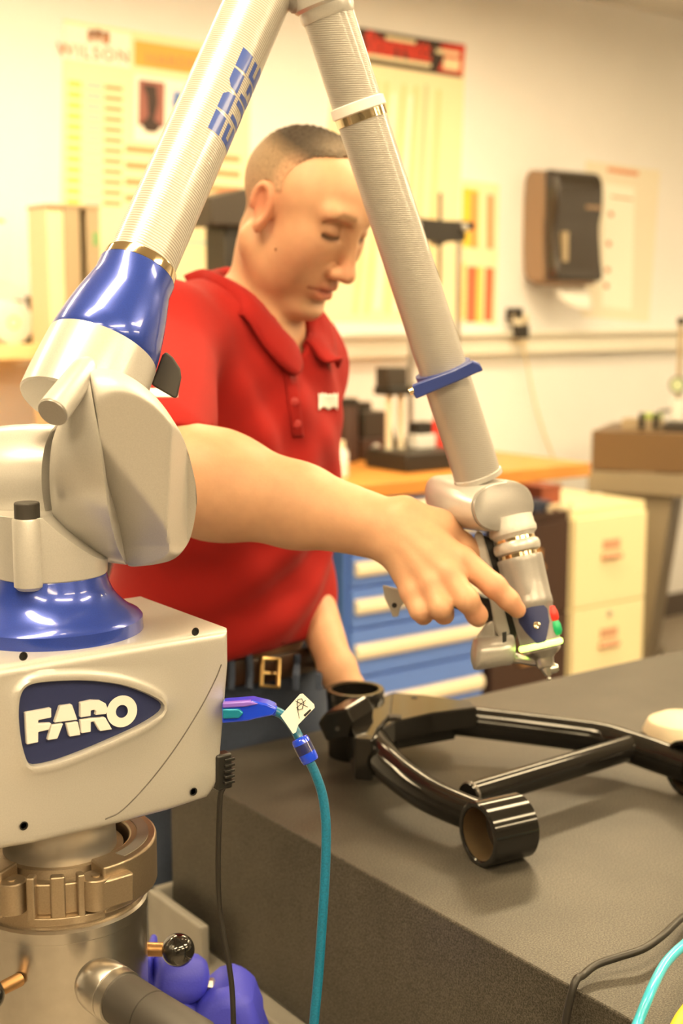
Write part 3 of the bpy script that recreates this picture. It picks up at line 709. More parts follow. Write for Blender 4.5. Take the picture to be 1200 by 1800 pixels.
# ------------------------------------------------------------------ arm stand: steel column, clamp ring, knobs, crank
std = thing('column_stand', V((CX, CY, 0)), 'brushed steel column stand with a bronze clamp ring holding the measuring arm', 'stand')
zl = zc(1572)
rt_ = zr(147, 1575)
obj('column', lathe(C(0), ZUP, [(0.0, rt_ * 1.8), (.02, rt_ * 1.8), (.03, rt_), (zl - .012, rt_), (zl - .011, rt_ + .0012), (zl - .002, rt_ + .0012), (zl, rt_ - .001)], 72), M_steel, std)
zt2, zb2 = zc(1470), zc(1548)
obj('thread_plate', lathe(C(0), ZUP, [(zl - .002, zr(140, 1560)), (zb2 + .002, zr(140, 1560)), (zb2 + .004, zr(146, 1560)), (zb2 + .012, zr(146, 1560)), (zb2 + .014, zr(120, 1500)), (zt2 - .008, zr(110, 1490))], 64), M_bronze, std)
# ring in two halves with hinge knuckles
def arc_block(name, a0, a1, ri, ro, z0, z1, m, par, n=24, bev=.002):
    rings = []
    for i in range(n + 1):
        a = a0 + (a1 - a0) * i / n; d = V((math.cos(a), math.sin(a), 0)); c = C(0)
        rings.append([c + d * ri + ZUP * z0, c + d * ro + ZUP * z0, c + d * ro + ZUP * z1, c + d * ri + ZUP * z1])
    return obj(name, ringloft(rings), m, par, bevel=bev, seg=3)
toC = math.atan2(-CY, -CX)                        # heading towards the camera
ro, ri = zr(168, 1500), zr(120, 1500)
arc_block('clamp_jaw', toC + .42, toC + 2.9, ri, ro, zb2, zt2, M_bronze, std, 40)
arc_block('clamp_jaw', toC - 3.35, toC - .62, ri, ro, zb2, zt2, M_bronze, std, 40)
arc_block('jaw_groove', toC + .75, toC + 2.8, ri + .007, ro - .007, zt2 - .001, zt2 + .0006, M_silver_dark, std, 36, 0)
arc_block('clamp_band', toC - .66, toC + .46, zr(128, 1500), zr(150, 1520), zb2 + .002, zb2 + .030, M_bronze, std, 20)
arc_block('band_rib', toC - .12, toC + .04, zr(145, 1520), zr(161, 1520), zb2 - .001, zt2 - .003, M_bronze, std, 6, .003)
arc_block('band_rib', toC + .16, toC + .24, zr(145, 1520), zr(164, 1520), zb2 - .001, zt2 - .003, M_bronze, std, 4, .002)
arc_block('band_rib', toC - .36, toC - .27, zr(145, 1520), zr(164, 1520), zb2 - .001, zt2 - .003, M_bronze, std, 4, .002)
arc_block('band_foot', toC - .34, toC + .45, zr(145, 1520), zr(164, 1530), zb2 - .004, zb2 + .003, M_bronze, std, 14, .001)
for a in (toC + .37, toC - .55):
    d = V((math.cos(a), math.sin(a), 0)); c = C(0) + d * zr(155, 1500)
    t = V((-d.y, d.x, 0)) * (1 if a < toC else -1)
    rr = .0125
    obj('hinge_knuckle', join(lathe(c, ZUP, [(zb2 + .006, rr - .001), (zb2 + .007, rr), (zt2 - .009, rr), (zt2 - .008, rr - .001)], 32)), M_bronze, std)
    tt = t * -1
    obj('hinge_link', prism([c + d * rr + ZUP * (zb2 + .007), c - d * rr + ZUP * (zb2 + .007), c - d * rr + tt * .03 + ZUP * (zb2 + .007), c + d * rr + tt * .03 - d * .002 + ZUP * (zb2 + .007)], ZUP * (zt2 - zb2 - .016)), M_bronze, std, bevel=.002)
    obj('hinge_pin', lathe(c, ZUP, [(zt2 - .0085, .004), (zt2 - .007, .004), (zt2 - .0065, .003), (zt2 - .0065, 0)], 20, closed=False), M_bronze, std)
# lock pins with ball knobs
M_copper = mat('copper_pin', (.62, .36, .16), .35, metal=.9)
def knob(x0, y0, x1, y1, d0, d1, rb):
    a, b = P(x0, y0, d0), P(x1, y1, d1); ax = (b - a).normalized()
    obj('lock_pin', lathe(a, ax, [(0, px(12.5, d0)), ((b - a).length, px(12, d1))], 20), M_copper, std)
    q = px(rb, d1); obj('ball_knob', lathe(b, ax, [(-q * math.cos(k), max(1e-5, q * math.sin(k))) for k in [PI * i / 20 for i in range(21)]], 32, closed=False), M_gloss, std)
knob(238, 1668, 313, 1670, 1.245, 1.235, 29)
knob(34, 1722, -22, 1750, 1.13, 1.10, 30)
# crank handle in front: domed steel hub, band and dark grip
h0 = P(172, 1728, 1.09); h1 = P(330, 1830, 1.02); hx = (h1 - h0).normalized(); q = px(1, 1.08)
obj('crank_hub', lathe(h0, hx, [(-34 * q, 0), (-33 * q, 12 * q), (-28 * q, 26 * q), (-18 * q, 38 * q), (-4 * q, 45 * q), (10 * q, 48 * q), (44 * q, 49 * q), (46 * q, 48 * q), (46.5 * q, 46.5 * q), (48 * q, 46.5 * q), (49 * q, 48 * q), (66 * q, 48 * q), (67 * q, 44 * q)], 48, closed=False), M_steel, std)
obj('crank_grip', lathe(h0, hx, [(66 * q, 30 * q), (67 * q, 44 * q), (70 * q, 45 * q), (140 * q, 45 * q), (141 * q, 43 * q), (143 * q, 43 * q), (144 * q, 45 * q), (260 * q, 46 * q), (270 * q, 40 * q), (272 * q, 0)], 40), M_dark, std)
# blue plastic leg clamps behind the column
M_bplas = mat('blue_plastic', rgb(66, 70, 205), .5, bump=.15, bscale=500)
M_zinc = mat('zinc_bolt', (.7, .68, .62), .3, metal=.9)
def blk(name, pts, d, th, bev, seg=4): return obj(name, prism([P(x, y, d) for x, y in pts], FH * th), M_bplas, std, bevel=bev, seg=seg)
blk('leg_clamp', [(252, 1682), (264, 1682), (268, 1722), (292, 1752), (340, 1772), (400, 1782), (450, 1792), (470, 1850), (380, 1900), (252, 1900)], 1.30, .05, .006)
k0, k1 = P(272, 1715, 1.30), P(366, 1722, 1.32)
obj('clamp_knob', lathe(k0, (k1 - k0), [(0, px(34, 1.31)), (.004, px(40, 1.31)), (.022, px(44, 1.31)), (.040, px(42, 1.31)), (.048, px(34, 1.31)), (.052, px(20, 1.31))], 28), M_bplas, std, angle=60)
obj('clamp_bolt', lathe(P(364, 1730, 1.31), RT, [(0, .006), (.006, .006), (.0075, .004), (.0075, 0)], 6, closed=False), M_zinc, std)
blk('leg_socket', [(352, 1772), (376, 1752), (400, 1746), (425, 1752), (442, 1772), (456, 1808), (460, 1880), (360, 1880), (332, 1800)], 1.28, .07, .014)

# ------------------------------------------------------------------ cables
M_bluecable = mat('teal_cable', rgb(14, 104, 140), .35, coat=.3, noise=(600, .25))
M_usb = mat('clear_blue_plastic', rgb(25, 70, 235), .15, coat=.6, trans=.15)
M_usb_in = mat('teal_plug_core', rgb(20, 130, 165), .35, metal=.3)
M_usb_rim = mat('violet_plug_edge', rgb(125, 95, 205), .3)
cb = thing('usb_cable', P(540, 1310, 1.14), 'teal data cable with a clear blue plug hanging from the silver box', 'cable')
DC = 1.155
plug = obj('plug', prism([P(x, y, DC - .006) for x, y in ((390, 1236), (444, 1232), (470, 1238), (484, 1244), (486, 1250), (480, 1258), (450, 1264), (436, 1268), (390, 1272))], FH * .016), M_usb, cb, bevel=.003, seg=3)
obj('plug_core', prism([P(x, y, DC - .0085) for x, y in ((391, 1247), (420, 1247), (428, 1254), (420, 1263), (391, 1264))], FH * .006), M_usb_in, plug, bevel=.001)
obj('plug_edge', prism([P(x, y, DC - .0075) for x, y in ((391, 1236), (440, 1233), (454, 1238), (430, 1243), (391, 1245))], FH * .006), M_usb_rim, plug, bevel=.001)
for i in range(5):
    x = 455 + i * 7; obj('strain_rib', lathe(P(x, 1243 + i * 1.6, DC), RT - ZUP * .2, [(-.0011, .0058 - i * .0003), (.0011, .0058 - i * .0003)], 16), M_usb, plug)
cpts = spline([P(474, 1247, DC), P(496, 1256, DC), P(514, 1276, DC - .004), P(527, 1300, DC - .008), P(540, 1330, DC - .01), P(556, 1365, DC - .01), P(568, 1405, DC - .01), P(573, 1460, DC - .012), P(571, 1540, DC - .014), P(566, 1620, DC - .016), P(559, 1720, DC - .018), P(551, 1810, DC - .02), P(545, 1960, DC - .02)], 6)
obj('cord', sweep(cpts, px(8.6, DC), 14), M_bluecable, cb)
fa, fb = P(525, 1296, DC - .008), P(547, 1340, DC - .009)
fl = (fb - fa).length
fer = obj('ferrite_bead', lathe(fa, fb - fa, [(0, .004), (.0008, .0068), (.003, .0078), (fl - .004, .0078), (fl - .001, .0072), (fl, .005)], 24), M_usb, cb)
obj('ferrite_core', lathe(fa, fb - fa, [(.006, .0060), (.006, .00795), (fl * .62, .00795), (fl * .62, .006)], 24, closed=False), mat('ferrite', rgb(24, 32, 92), .3, coat=.5), fer)
# paper tag folded round the cable
M_paper = mat('white_tag_paper', (.86, .85, .80), .6)
M_ink = mat('black_ink', (.02, .02, .02), .6)
tg = [(493, 1258), (527, 1220), (532, 1219), (552, 1238), (553, 1244), (524, 1274), (520, 1287), (515, 1290)]
tq = obj('paper_tag', prism([P(x, y, DC - .014) for x, y in tg], ray(520, 1250).normalized() * .0012), M_paper, cb, smooth=False)
def stroke(name, pts, w, m, par, d): obj(name, sweep([P(x, y, d) for x, y in pts], w, 4), m, par)
for nm, pts in (('bin_mark', [(521, 1244), (537, 1231)]), ('bin_mark', [(519, 1232), (541, 1243)]), ('bin_mark', [(523, 1230), (530, 1228), (534, 1236), (531, 1246), (524, 1248), (522, 1238), (523, 1230)]), ('bin_mark', [(526, 1263), (522, 1243)])):
    stroke(nm, pts, .0003, M_ink, tq, DC - .0143)
obj('bar_mark', prism([P(x, y, DC - .0143) for x, y in ((533, 1257), (545, 1246), (547, 1249), (536, 1260))], ray(540, 1250) * .0004), M_ink, tq, smooth=False)

M_pc = mat('black_cable', (.02, .018, .016), .4)
pw = thing('power_cable', P(395, 1350, 1.15), 'thin black power cable hanging straight down behind the silver box', 'cable')
pc0, pc1 = P(388, 1322, 1.175), P(395, 1390, 1.175)
pg = obj('plug', join(box((P(389, 1354, 1.175)), (.016, .012, .032)), ), M_black, pw, bevel=.002)
for i in range(5): obj('strain_rib', box(P(398, 1332 + i * 10, 1.175), (.010, .013, .0026)), M_black, pg, bevel=.0006)
obj('cord', sweep(spline([P(392, 1385, 1.175), P(387, 1400, 1.175), P(385, 1450, 1.18), P(383, 1530, 1.19), P(386, 1600, 1.2), P(394, 1650, 1.2), P(403, 1700, 1.2), P(409, 1760, 1.2), P(412, 1900, 1.2)], 6), px(5.0, 1.18), 10), M_pc, pw)

def draped(x, y, h=.004): return PZ(x, y, GZ + h)
pts = [draped(2100, 1330, .004), draped(1750, 1400, .004), draped(1450, 1500, .004), draped(1290, 1575, .004), draped(1240, 1592, .004), draped(1200, 1612, .010), draped(1165, 1644, .014), draped(1130, 1668, .014), draped(1085, 1683, .012), draped(1048, 1696, .010)]
ex = V((gX - .010, PZ(1012, 1742, GZ).y, GZ - .008))
pts += [draped(1026, 1713, .008), ex + V((.006, 0, .014)), ex + V((-.006, .0, -.03)), ex + V((-.022, 0, -.12)), ex + V((-.045, 0, -.26)), ex + V((-.06, 0, -.45)), ex + V((-.07, 0, -.86))]
bc_ = obj('black_cable', sweep(spline(pts, 7), .0034, 12), M_pc); tag(bc_, 'black cord draped over the near edge of the granite block', 'cable')
M_cyan = mat('cyan_cable', rgb(60, 185, 215), .3, coat=.4)
pts = [draped(2200, 1400, .005), draped(1800, 1460, .005), draped(1500, 1540, .005), draped(1320, 1610, .018), draped(1235, 1638, .03), draped(1200, 1662, .036), draped(1170, 1692, .036), draped(1150, 1728, .034), draped(1136, 1760, .028), draped(1120, 1800, .016), draped(1100, 1850, .012)]
cy_ = obj('blue_cable', sweep(spline(pts, 7), .0042, 14), M_cyan); tag(cy_, 'light blue cord arching over the bottom right corner of the granite', 'cable')
M_yel = mat('yellow_plastic', rgb(235, 215, 50), .4)
ypts = [draped(2200, 1520, .006), draped(1700, 1600, .006), draped(1400, 1690, .006), draped(1290, 1730, .006), draped(1235, 1750, .008), draped(1200, 1786, .010), draped(1180, 1830, .008), draped(1170, 1890, .006)]
yo = obj('yellow_cable', sweep(spline(ypts, 6), .0055, 14), M_yel); tag(yo, 'bright yellow cord peeking into the bottom right picture corner', 'cable')
# ------------------------------------------------------------------ workbench with blue drawer cabinet
YB0 = 3.20
M_wood = mat('maple_worktop', rgb(212, 146, 70), .35, noise=(9, .08))
M_cabblue = mat('cabinet_blue', (.12, .25, .78), .42)
M_cabshade = mat('cabinet_blue_frame', (.05, .15, .55), .5)
M_pull = mat('ivory_pull', rgb(238, 226, 200), .4)
M_blk = mat('matt_black', (.020, .017, .014), .5)
M_brown = mat('dark_brown_steel', rgb(66, 44, 36), .5)
M_char = mat('charcoal_case', (.045, .036, .028), .5)
bz = PY(640, 850, YB0).z
bxl, bxr = PY(612, 1000, YB0).x, PY(853, 1100, YB0).x
BX0, BX1 = 1.15, PY(905, 860, YB0 + .35).x
wb_ = thing('workbench', V((2.2, YB0 + .4, 0)), 'maple topped workbench standing along the wall behind the man', 'workbench')
obj('worktop', box2((BX0, YB0 - .02, bz - .045), (BX1, WALLY - .06, bz)), M_wood, wb_, bevel=.004, smooth=False)
for x in (BX0 + .06, bxl - .52):
    for y in (YB0 + .05, WALLY - .16): obj('leg', box2((x, y, 0), (x + .06, y + .06, bz - .045)), M_cabshade, wb_, smooth=False)
cab = thing('drawer_cabinet', V(((bxl + bxr) / 2, YB0 + .35, 0)), 'blue steel drawer cabinet with ivory full-width pulls under the maple worktop', 'drawer cabinet')
cz = bz - .046
obj('body', box2((bxl, YB0 + .022, .03), (bxr, WALLY - .12, cz)), M_cabblue, cab, bevel=.003, smooth=False)
obj('plinth', box2((bxl + .02, YB0 + .06, 0), (bxr - .02, WALLY - .14, .03)), M_blk, cab, smooth=False)
rows = [883, 925, 972, 1032, 1104, 1190, 1290]
for i in range(len(rows) - 1):
    z1, z0 = PY(640, rows[i], YB0).z, PY(640, rows[i + 1], YB0).z
    z0 = max(z0, .05)
    d = obj('drawer', box2((bxl + .012, YB0, z0 + .004), (bxr - .012, YB0 + .021, z1 - .004)), M_cabblue, cab, bevel=.003, smooth=False)
    zh = (z0 + z1) / 2 + .006 if i < 5 else (z0 + z1) / 2
    obj('pull', prism([V((bxl + .02, YB0 - .022, zh + .018)), V((bxl + .02, YB0 - .002, zh + .024)), V((bxl + .02, YB0 - .002, zh - .018)), V((bxl + .02, YB0 - .018, zh - .022)), V((bxl + .02, YB0 - .026, zh - .006))], V((bxr - bxl - .04, 0, 0))), M_pull, d, bevel=.002)
# teal crate beside the cabinet
tx = PY(575, 1010, YB0 + .1).x
tx = bxl - .13
tl = thing('teal_bin', V((tx, YB0 + .25, 0)), 'teal bin on the floor just left of the blue drawer cabinet', 'bin')
M_teal = mat('teal_plastic', rgb(40, 120, 110), .5)
tz = PY(585, 970, YB0 + .1).z
obj('shell', join(box2((tx - .22, YB0 + .10, 0), (tx + .10, YB0 + .13, tz)), box2((tx - .22, YB0 + .42, 0), (tx + .10, YB0 + .45, tz)), box2((tx - .22, YB0 + .13, 0), (tx - .19, YB0 + .42, tz)), box2((tx + .07, YB0 + .13, 0), (tx + .10, YB0 + .42, tz)), box2((tx - .19, YB0 + .13, 0), (tx + .07, YB0 + .42, .03))), M_teal, tl, smooth=False)
obj('rim', join(box2((tx - .235, YB0 + .085, tz), (tx + .115, YB0 + .115, tz + .02)), box2((tx - .235, YB0 + .435, tz), (tx + .115, YB0 + .465, tz + .02))), M_teal, tl, smooth=False)

def onb(x, y): return PZ(x, y, bz)
def bxz(x, y, w, d, h, x0=None):        # box standing on the bench with its base centre near pixel (x, y)
    c = onb(x, y); return box2((c.x - w / 2, c.y - d / 2, bz), (c.x + w / 2, c.y + d / 2, bz + h))
# ---- things on the bench
def hgt(x, y, yt, ): c = onb(x, y); return c, PY(x, yt, c.y).z - bz
c, h = onb(596, 822), 0
h = PY(590, 662, onb(585, 812).y).z - bz
c = onb(588, 806)
c = c + V((-.03, .10, 0))
bs = thing('black_housing', V((c.x, c.y, bz)), 'tall black instrument housing close behind the red shirt chest', 'instrument')
obj('case', box2((c.x - .09, c.y - .06, bz), (c.x + .04, c.y + .06, bz + h)), M_char, bs, bevel=.006)
obj('foot_plate', box2((c.x - .11, c.y - .08, bz), (c.x + .06, c.y + .08, bz + .02)), M_blk, bs, bevel=.004)
c, h = hgt(612, 812, 712)
tw = thing('brown_canister', V((c.x, c.y, bz)), 'dark brown upright canister left of the boxy black vise', 'canister')
obj('body', lathe(V((c.x, c.y, bz)), ZUP, [(0, .030), (.004, .033), (h - .01, .033), (h, .029)], 28), M_brown, tw)
obj('lid', lathe(V((c.x, c.y, bz)), ZUP, [(h, .030), (h + .004, .034), (h + .020, .034), (h + .024, .028)], 28), M_blk, tw)
c, h = hgt(642, 806, 722)
vs_ = thing('black_vise', V((c.x, c.y, bz)), 'boxy black precision vise with a round knob on the maple bench', 'vise')
obj('jaw', box2((c.x - .045, c.y - .05, bz + h * .45), (c.x + .055, c.y + .05, bz + h)), M_char, vs_, bevel=.005)
obj('base', box2((c.x - .055, c.y - .055, bz), (c.x + .065, c.y + .055, bz + h * .45)), M_brown, vs_, bevel=.005)
obj('knob', lathe(V((c.x - .01, c.y, bz + h)), ZUP, [(0, .024), (.002, .030), (.028, .030), (.032, .026)], 24), M_char, vs_)
obj('dial', lathe(V((c.x, c.y - .0555, bz + h * .22)), (0, -1, 0), [(0, .02), (.01, .02), (.012, .016)], 20), M_steel, vs_)
c = onb(690, 800)
sp = thing('small_stand', V((c.x, c.y, bz)), 'small dark pointed stand between the black vise and the twin-post tester', 'stand')
obj('block', box2((c.x - .045, c.y - .04, bz), (c.x + .04, c.y + .04, bz + .055)), M_char, sp, bevel=.004)
obj('spike', lathe(V((c.x - .01, c.y, bz + .054)), ZUP, [(0, .022), (.02, .016), (.045, .007), (.085, .003), (.086, 0)], 16), M_blk, sp)
# twin-post tester
c = onb(735, 822); cb0 = onb(700, 812)
ts = thing('post_tester', V((c.x, c.y, bz)), 'black based tester with two pale posts and a white front label', 'tester')
bh = .062
obj('base', box2((c.x - .13, c.y - .10, bz), (c.x + .12, c.y + .12, bz + bh)), M_blk, ts, bevel=.006)
obj('label_plate', box2((c.x + .055, c.y - .1025, bz + .018), (c.x + .112, c.y - .0995, bz + .046)), M_pull, ts, smooth=False)
ph = PY(712, 690, c.y + .05).z
for dx in (-.085, -.035): obj('post', lathe(V((c.x + dx, c.y + .05, bz + bh)), ZUP, [(0, .011), (ph - bz - bh, .011)], 20), M_pull, ts)
obj('head', box2((c.x - .115, c.y + .005, ph - .005), (c.x + .06, c.y + .095, ph + .022)), M_blk, ts, bevel=.004)
obj('motor', box2((c.x - .115, c.y + .015, ph + .022), (c.x - .035, c.y + .085, ph + .085)), M_char, ts, bevel=.004)
obj('table_cap', box2((c.x + .0, c.y + .0, bz + bh), (c.x + .075, c.y + .07, bz + bh + .045)), M_white, ts, bevel=.003)
obj('grip', box2((c.x + .005, c.y + .005, bz + bh + .045), (c.x + .065, c.y + .06, bz + bh + .085)), M_blk, ts, bevel=.003)
# red can
c = onb(775, 806)
M_redp = mat('red_enamel', rgb(222, 48, 38), .35)
rc = thing('red_can', V((c.x, c.y, bz)), 'bright red spout can half hidden behind the grey upper tube', 'can')
obj('body', lathe(V((c.x, c.y, bz)), ZUP, [(0, .048), (.004, .052), (.09, .052), (.13, .030), (.165, .020), (.20, .016), (.205, .012)], 28), M_redp, rc)
obj('band', lathe(V((c.x, c.y, bz)), ZUP, [(.02, .0522), (.02, .0535), (.03, .0535), (.03, .0522)], 28, closed=False), M_blk, rc)
obj('handle', sweep(spline([V((c.x - .05, c.y, bz + .03)), V((c.x - .075, c.y, bz + .06)), V((c.x - .07, c.y, bz + .11)), V((c.x - .03, c.y, bz + .13))], 6), .006, 10), M_redp, rc)
# white bottle at the man's elbow
c = onb(600, 838)
bt = thing('white_bottle', V((c.x, c.y, bz)), 'small pale bottle showing at the right edge of the red shirt', 'bottle')
obj('body', lathe(V((c.x, c.y, bz)), ZUP, [(0, .018), (.003, .021), (.075, .021), (.092, .010)], 24), M_white, bt)
obj('cap', lathe(V((c.x, c.y, bz)), ZUP, [(.092, .011), (.112, .010), (.114, .006)], 20), M_pull, bt)
# gauge gantry behind the upper tube
yq = WALLY - .42
def G(x, y): return PY(x, y, yq)
pR = G(812, 700); gx1 = G(824, 420).x; gx0 = G(738, 420).x; zt_, zb_ = G(790, 388).z, G(790, 424).z
gg = thing('gauge_gantry', V(((gx0 + gx1) / 2, yq, bz)), 'black cross-headed gauge gantry with slim grey posts behind the upper tube', 'gauge stand')
obj('cross_head', prism([G(733, 382), G(776, 387), G(835, 390), G(834, 404), G(820, 406), G(818, 424), G(786, 426), G(776, 432), G(766, 424), G(738, 420)], (0, .045, 0)), M_blk, gg, bevel=.004)
obj('spindle', lathe(V((G(779, 430).x, yq + .02, 0)), ZUP, [(G(779, 500).z, .007), (G(779, 338).z, .007)], 14), M_char, gg)
for gx in (gx0 - .02, gx1 - .03): obj('post', lathe(V((gx, yq + .022, bz + .02)), ZUP, [(0, .011), (zb_ - bz + .0, .011)], 16), M_steel, gg)
obj('foot', box2((gx0 - .08, yq - .06, bz), (gx1 + .04, yq + .10, bz + .022)), M_blk, gg, bevel=.004)
for gx in (gx0 - .02, gx1 - .03): obj('clamp_nut', lathe(V((gx, yq - .001, zb_ + .05)), (0, -1, 0), [(0, .016), (.012, .016), (.014, .01)], 6), M_steel, gg)
# black hardness tester behind the man's head
yh = WALLY - .5
def H(x, y): return PY(x, y, yh)
hw = H(450, 440).x
ht = thing('hardness_tester', V((H(430, 440).x, yh, bz)), 'black hardness tester with an overhanging head behind the neck of the man', 'tester')
obj('head', prism([H(372, 346), H(440, 329), H(520, 322), H(520, 400), H(372, 396)], (0, .16, 0)), M_char, ht, bevel=.006)
obj('column', box2((H(402, 420).x, yh + .02, bz + .04), (H(500, 420).x, yh + .15, H(402, 396).z)), M_blk, ht, bevel=.006)
obj('base', box2((H(380, 420).x, yh - .05, bz), (H(520, 420).x, yh + .18, bz + .04)), M_char, ht, bevel=.006)
# tall column instrument at the left
yk = WALLY - .38
def Kk(x, y): return PY(x, y, yk)
kz = Kk(135, 366).z; xs = [Kk(x, 450).x for x in (95, 113, 141, 153, 176)]
kc = thing('height_column', V((xs[1], yk, bz)), 'tall grey column instrument with a dark slot left of the blue cone', 'height gauge')
M_kgrey = mat('warm_grey_metal', rgb(176, 160, 132), .4, metal=.2)
M_klight = mat('light_column_face', rgb(232, 214, 178), .45)
obj('side_rail', box2((xs[0] - .02, yk + .0, bz + .03), (xs[1], yk + .14, kz)), M_klight, kc, bevel=.003)
obj('front_face', box2((xs[1], yk - .005, bz + .03), (xs[2], yk + .14, kz)), M_kgrey, kc, bevel=.003)
obj('slot', box2((xs[2], yk + .03, bz + .03), (xs[3], yk + .14, kz)), M_blk, kc, smooth=False)
obj('far_rail', box2((xs[3], yk - .005, bz + .03), (xs[4], yk + .14, kz)), M_kgrey, kc, bevel=.003)
obj('top_cap', box2((xs[0] - .022, yk - .008, kz), (xs[4] + .002, yk + .145, kz + .010)), M_kgrey, kc, bevel=.002)
obj('foot', box2((xs[0] - .08, yk - .06, bz), (xs[4] + .05, yk + .18, bz + .03)), M_char, kc, bevel=.004)
obj('green_tag', box2((xs[3] + .018, yk - .0075, Kk(167, 432).z), (xs[4] - .006, yk - .005, Kk(167, 408).z)), mat('green_tag', rgb(120, 165, 110), .6), kc, smooth=False)
# wall shelf at far left with hose and jar
ys = WALLY - .30
sz = PY(40, 606, ys).z
sx1 = PY(94, 606, ys).x
sf = thing('wall_shelf', V((sx1 - .4, WALLY, sz)), 'pale wall shelf at the far left edge behind the silver hub', 'shelf')
M_shelf = mat('pale_shelf', rgb(236, 214, 160), .5)
obj('board', box2((sx1 - .9, ys, sz - .045), (sx1, WALLY, sz)), M_shelf, sf, bevel=.004, smooth=False)
for x in (sx1 - .8, sx1 - .25): obj('bracket', prism([V((x, WALLY, sz - .045)), V((x, WALLY - .24, sz - .045)), V((x, WALLY - .22, sz - .065)), V((x, WALLY - .02, sz - .22)), V((x, WALLY, sz - .22))], (.025, 0, 0)), M_shelf, sf, smooth=False)
def ons(x, y=606): p = PY(x, y, ys + .12); return V((p.x, ys + .12, sz))
c = ons(12)
r_ = thing('paper_roll', c, 'cream paper roll lying on the pale wall shelf', 'roll')
obj('roll', lathe(c + V((0, -.06, .066)), (0, 1, 0), [(0, .02), (0, .060), (.003, .066), (.107, .066), (.11, .060), (.11, .02)], 32), M_white, r_)
obj('core', lathe(c + V((0, -.061, .066)), (0, 1, 0), [(0, .013), (.0, .021), (.112, .021), (.112, .013), (0, .013)], 24, closed=False), M_shelf, r_)
c = ons(60)
jr = thing('black_jar', c, 'black jar with a pale round label beside the paper roll', 'jar')
obj('body', lathe(c, ZUP, [(0, .030), (.003, .034), (.085, .034), (.105, .018), (.118, .017), (.125, .021), (.145, .021), (.147, .016)], 28), M_blk, jr)
obj('label_disc', lathe(c + V((0, -.033, .055)), (0, -1, 0), [(0, .021), (.003, .021), (.0032, 0)], 24), M_kgrey, jr)
c = ons(82)
hs = obj('hose_coil', sweep([c + V((.038 * math.cos(a), -.01 + .004 * math.sin(3 * a), .055 + .048 * math.sin(a))) for a in [2 * PI * i / 40 for i in range(41)]], .007, 10), M_kgrey); tag(hs, 'small beige hose coil standing at the right end of the wall shelf', 'hose')
c = ons(33)
gk = obj('green_knob', lathe(PY(32, 546, ys + .20) * 1.0, ZUP, [(-.055, .030), (-.052, .034), (0, .034), (.003, .016), (.02, .015), (.03, .018), (.034, .012)], 24), mat('dark_green_plastic', rgb(52, 92, 60), .4)); gk.location.z += 0
gk_min = min(v_.co.z for v_ in gk.data.vertices)
for v_ in gk.data.vertices: v_.co.z += 0
tag(gk, 'dark green capped pot behind the paper roll on the wall shelf', 'pot')
for v_ in gk.data.vertices:
    if v_.co.z < gk_min + .004: v_.co.z = sz
# ---- two filing cabinets
yc = PY(1075, 1000, 3.40).y
def fcab(name, label, x0, x1, top, y0, mm, mp, handles):
    t = thing(name, V(((x0 + x1) / 2, y0 + .35, 0)), label, 'filing cabinet')
    obj('body', box2((x0, y0 + .018, 0), (x1, WALLY - .10, top)), mm, t, bevel=.003, smooth=False)
    hh = (top - .07) / 2
    for i in range(2):
        z1 = top - .035 - i * hh; d = obj('drawer', box2((x0 + .008, y0, z1 - hh + .006), (x1 - .008, y0 + .017, z1)), mm, t, bevel=.003, smooth=False)
        xm = (x0 + x1) / 2
        obj('label_holder', box2((xm - .045, y0 - .005, z1 - .125), (xm + .045, y0 - .0005, z1 - .090)), mp, d, bevel=.001, smooth=False)
        obj('pull', prism([V((xm - .05, y0 - .018, z1 - .150)), V((xm - .05, y0 - .001, z1 - .138)), V((xm - .05, y0 - .001, z1 - .165)), V((xm - .05, y0 - .014, z1 - .163))], (.10, 0, 0)), mp, d, bevel=.001)
        if i: obj('lock', lathe(V((xm, y0 - .0005, z1 - .035)), (0, -1, 0), [(0, .012), (.004, .012), (.005, .008)], 18), M_steel, d)
    return t
M_fcream = mat('cream_cabinet_paint', rgb(243, 232, 190), .45)
M_fpull = mat('pinkish_pull', rgb(206, 160, 130), .4)
cx0, cx1 = PY(1006, 1000, yc).x, PY(1136, 1000, yc).x
ctop = PY(1075, 889, yc).z
fcab('filing_cabinet', 'cream two-drawer filing cabinet at the right beside the dark brown one', cx0, cx1, ctop, yc, M_fcream, M_fpull, 0)
dx0, dx1 = PY(862, 1000, yc).x, cx0 - .012
dtop = PY(960, 903, yc).z
fcab('filing_cabinet', 'dark brown filing cabinet between blue drawers and the cream cabinet', dx0, dx1, dtop, yc, M_brown, mat('amber_pull', rgb(214, 160, 100), .4), 0)
def ond(x, d=.12): p = PY(x, 890, yc + d); return V((p.x, yc + d, dtop))
M_redbox = mat('red_brown_carton', rgb(150, 78, 56), .6)
M_pinkbox = mat('pale_pink_carton', rgb(226, 176, 140), .6)
def carton(name, label, c, w, d, h, m):
    t = thing(name, c, label, 'box')
    obj('carton', box2((c.x - w / 2, c.y - d / 2, c.z), (c.x + w / 2, c.y + d / 2, c.z + h)), m, t, bevel=.002, smooth=False)
    obj('lid', box2((c.x - w / 2 - .003, c.y - d / 2 - .003, c.z + h), (c.x + w / 2 + .003, c.y + d / 2 + .003, c.z + h + .014)), m, t, bevel=.002, smooth=False)
carton('small_box', 'red-brown carton on the dark filing cabinet', ond(948, .22), .10, .12, .055, M_redbox)
carton('small_box', 'pale pink carton behind the wrist barrel, on the dark cabinet', ond(895, .40), .10, .12, .135, M_pinkbox)
carton('small_box', 'low navy carton at the front of the dark cabinet top', ond(938, .08), .09, .08, .022, mat('navy_carton', rgb(60, 70, 96), .6))
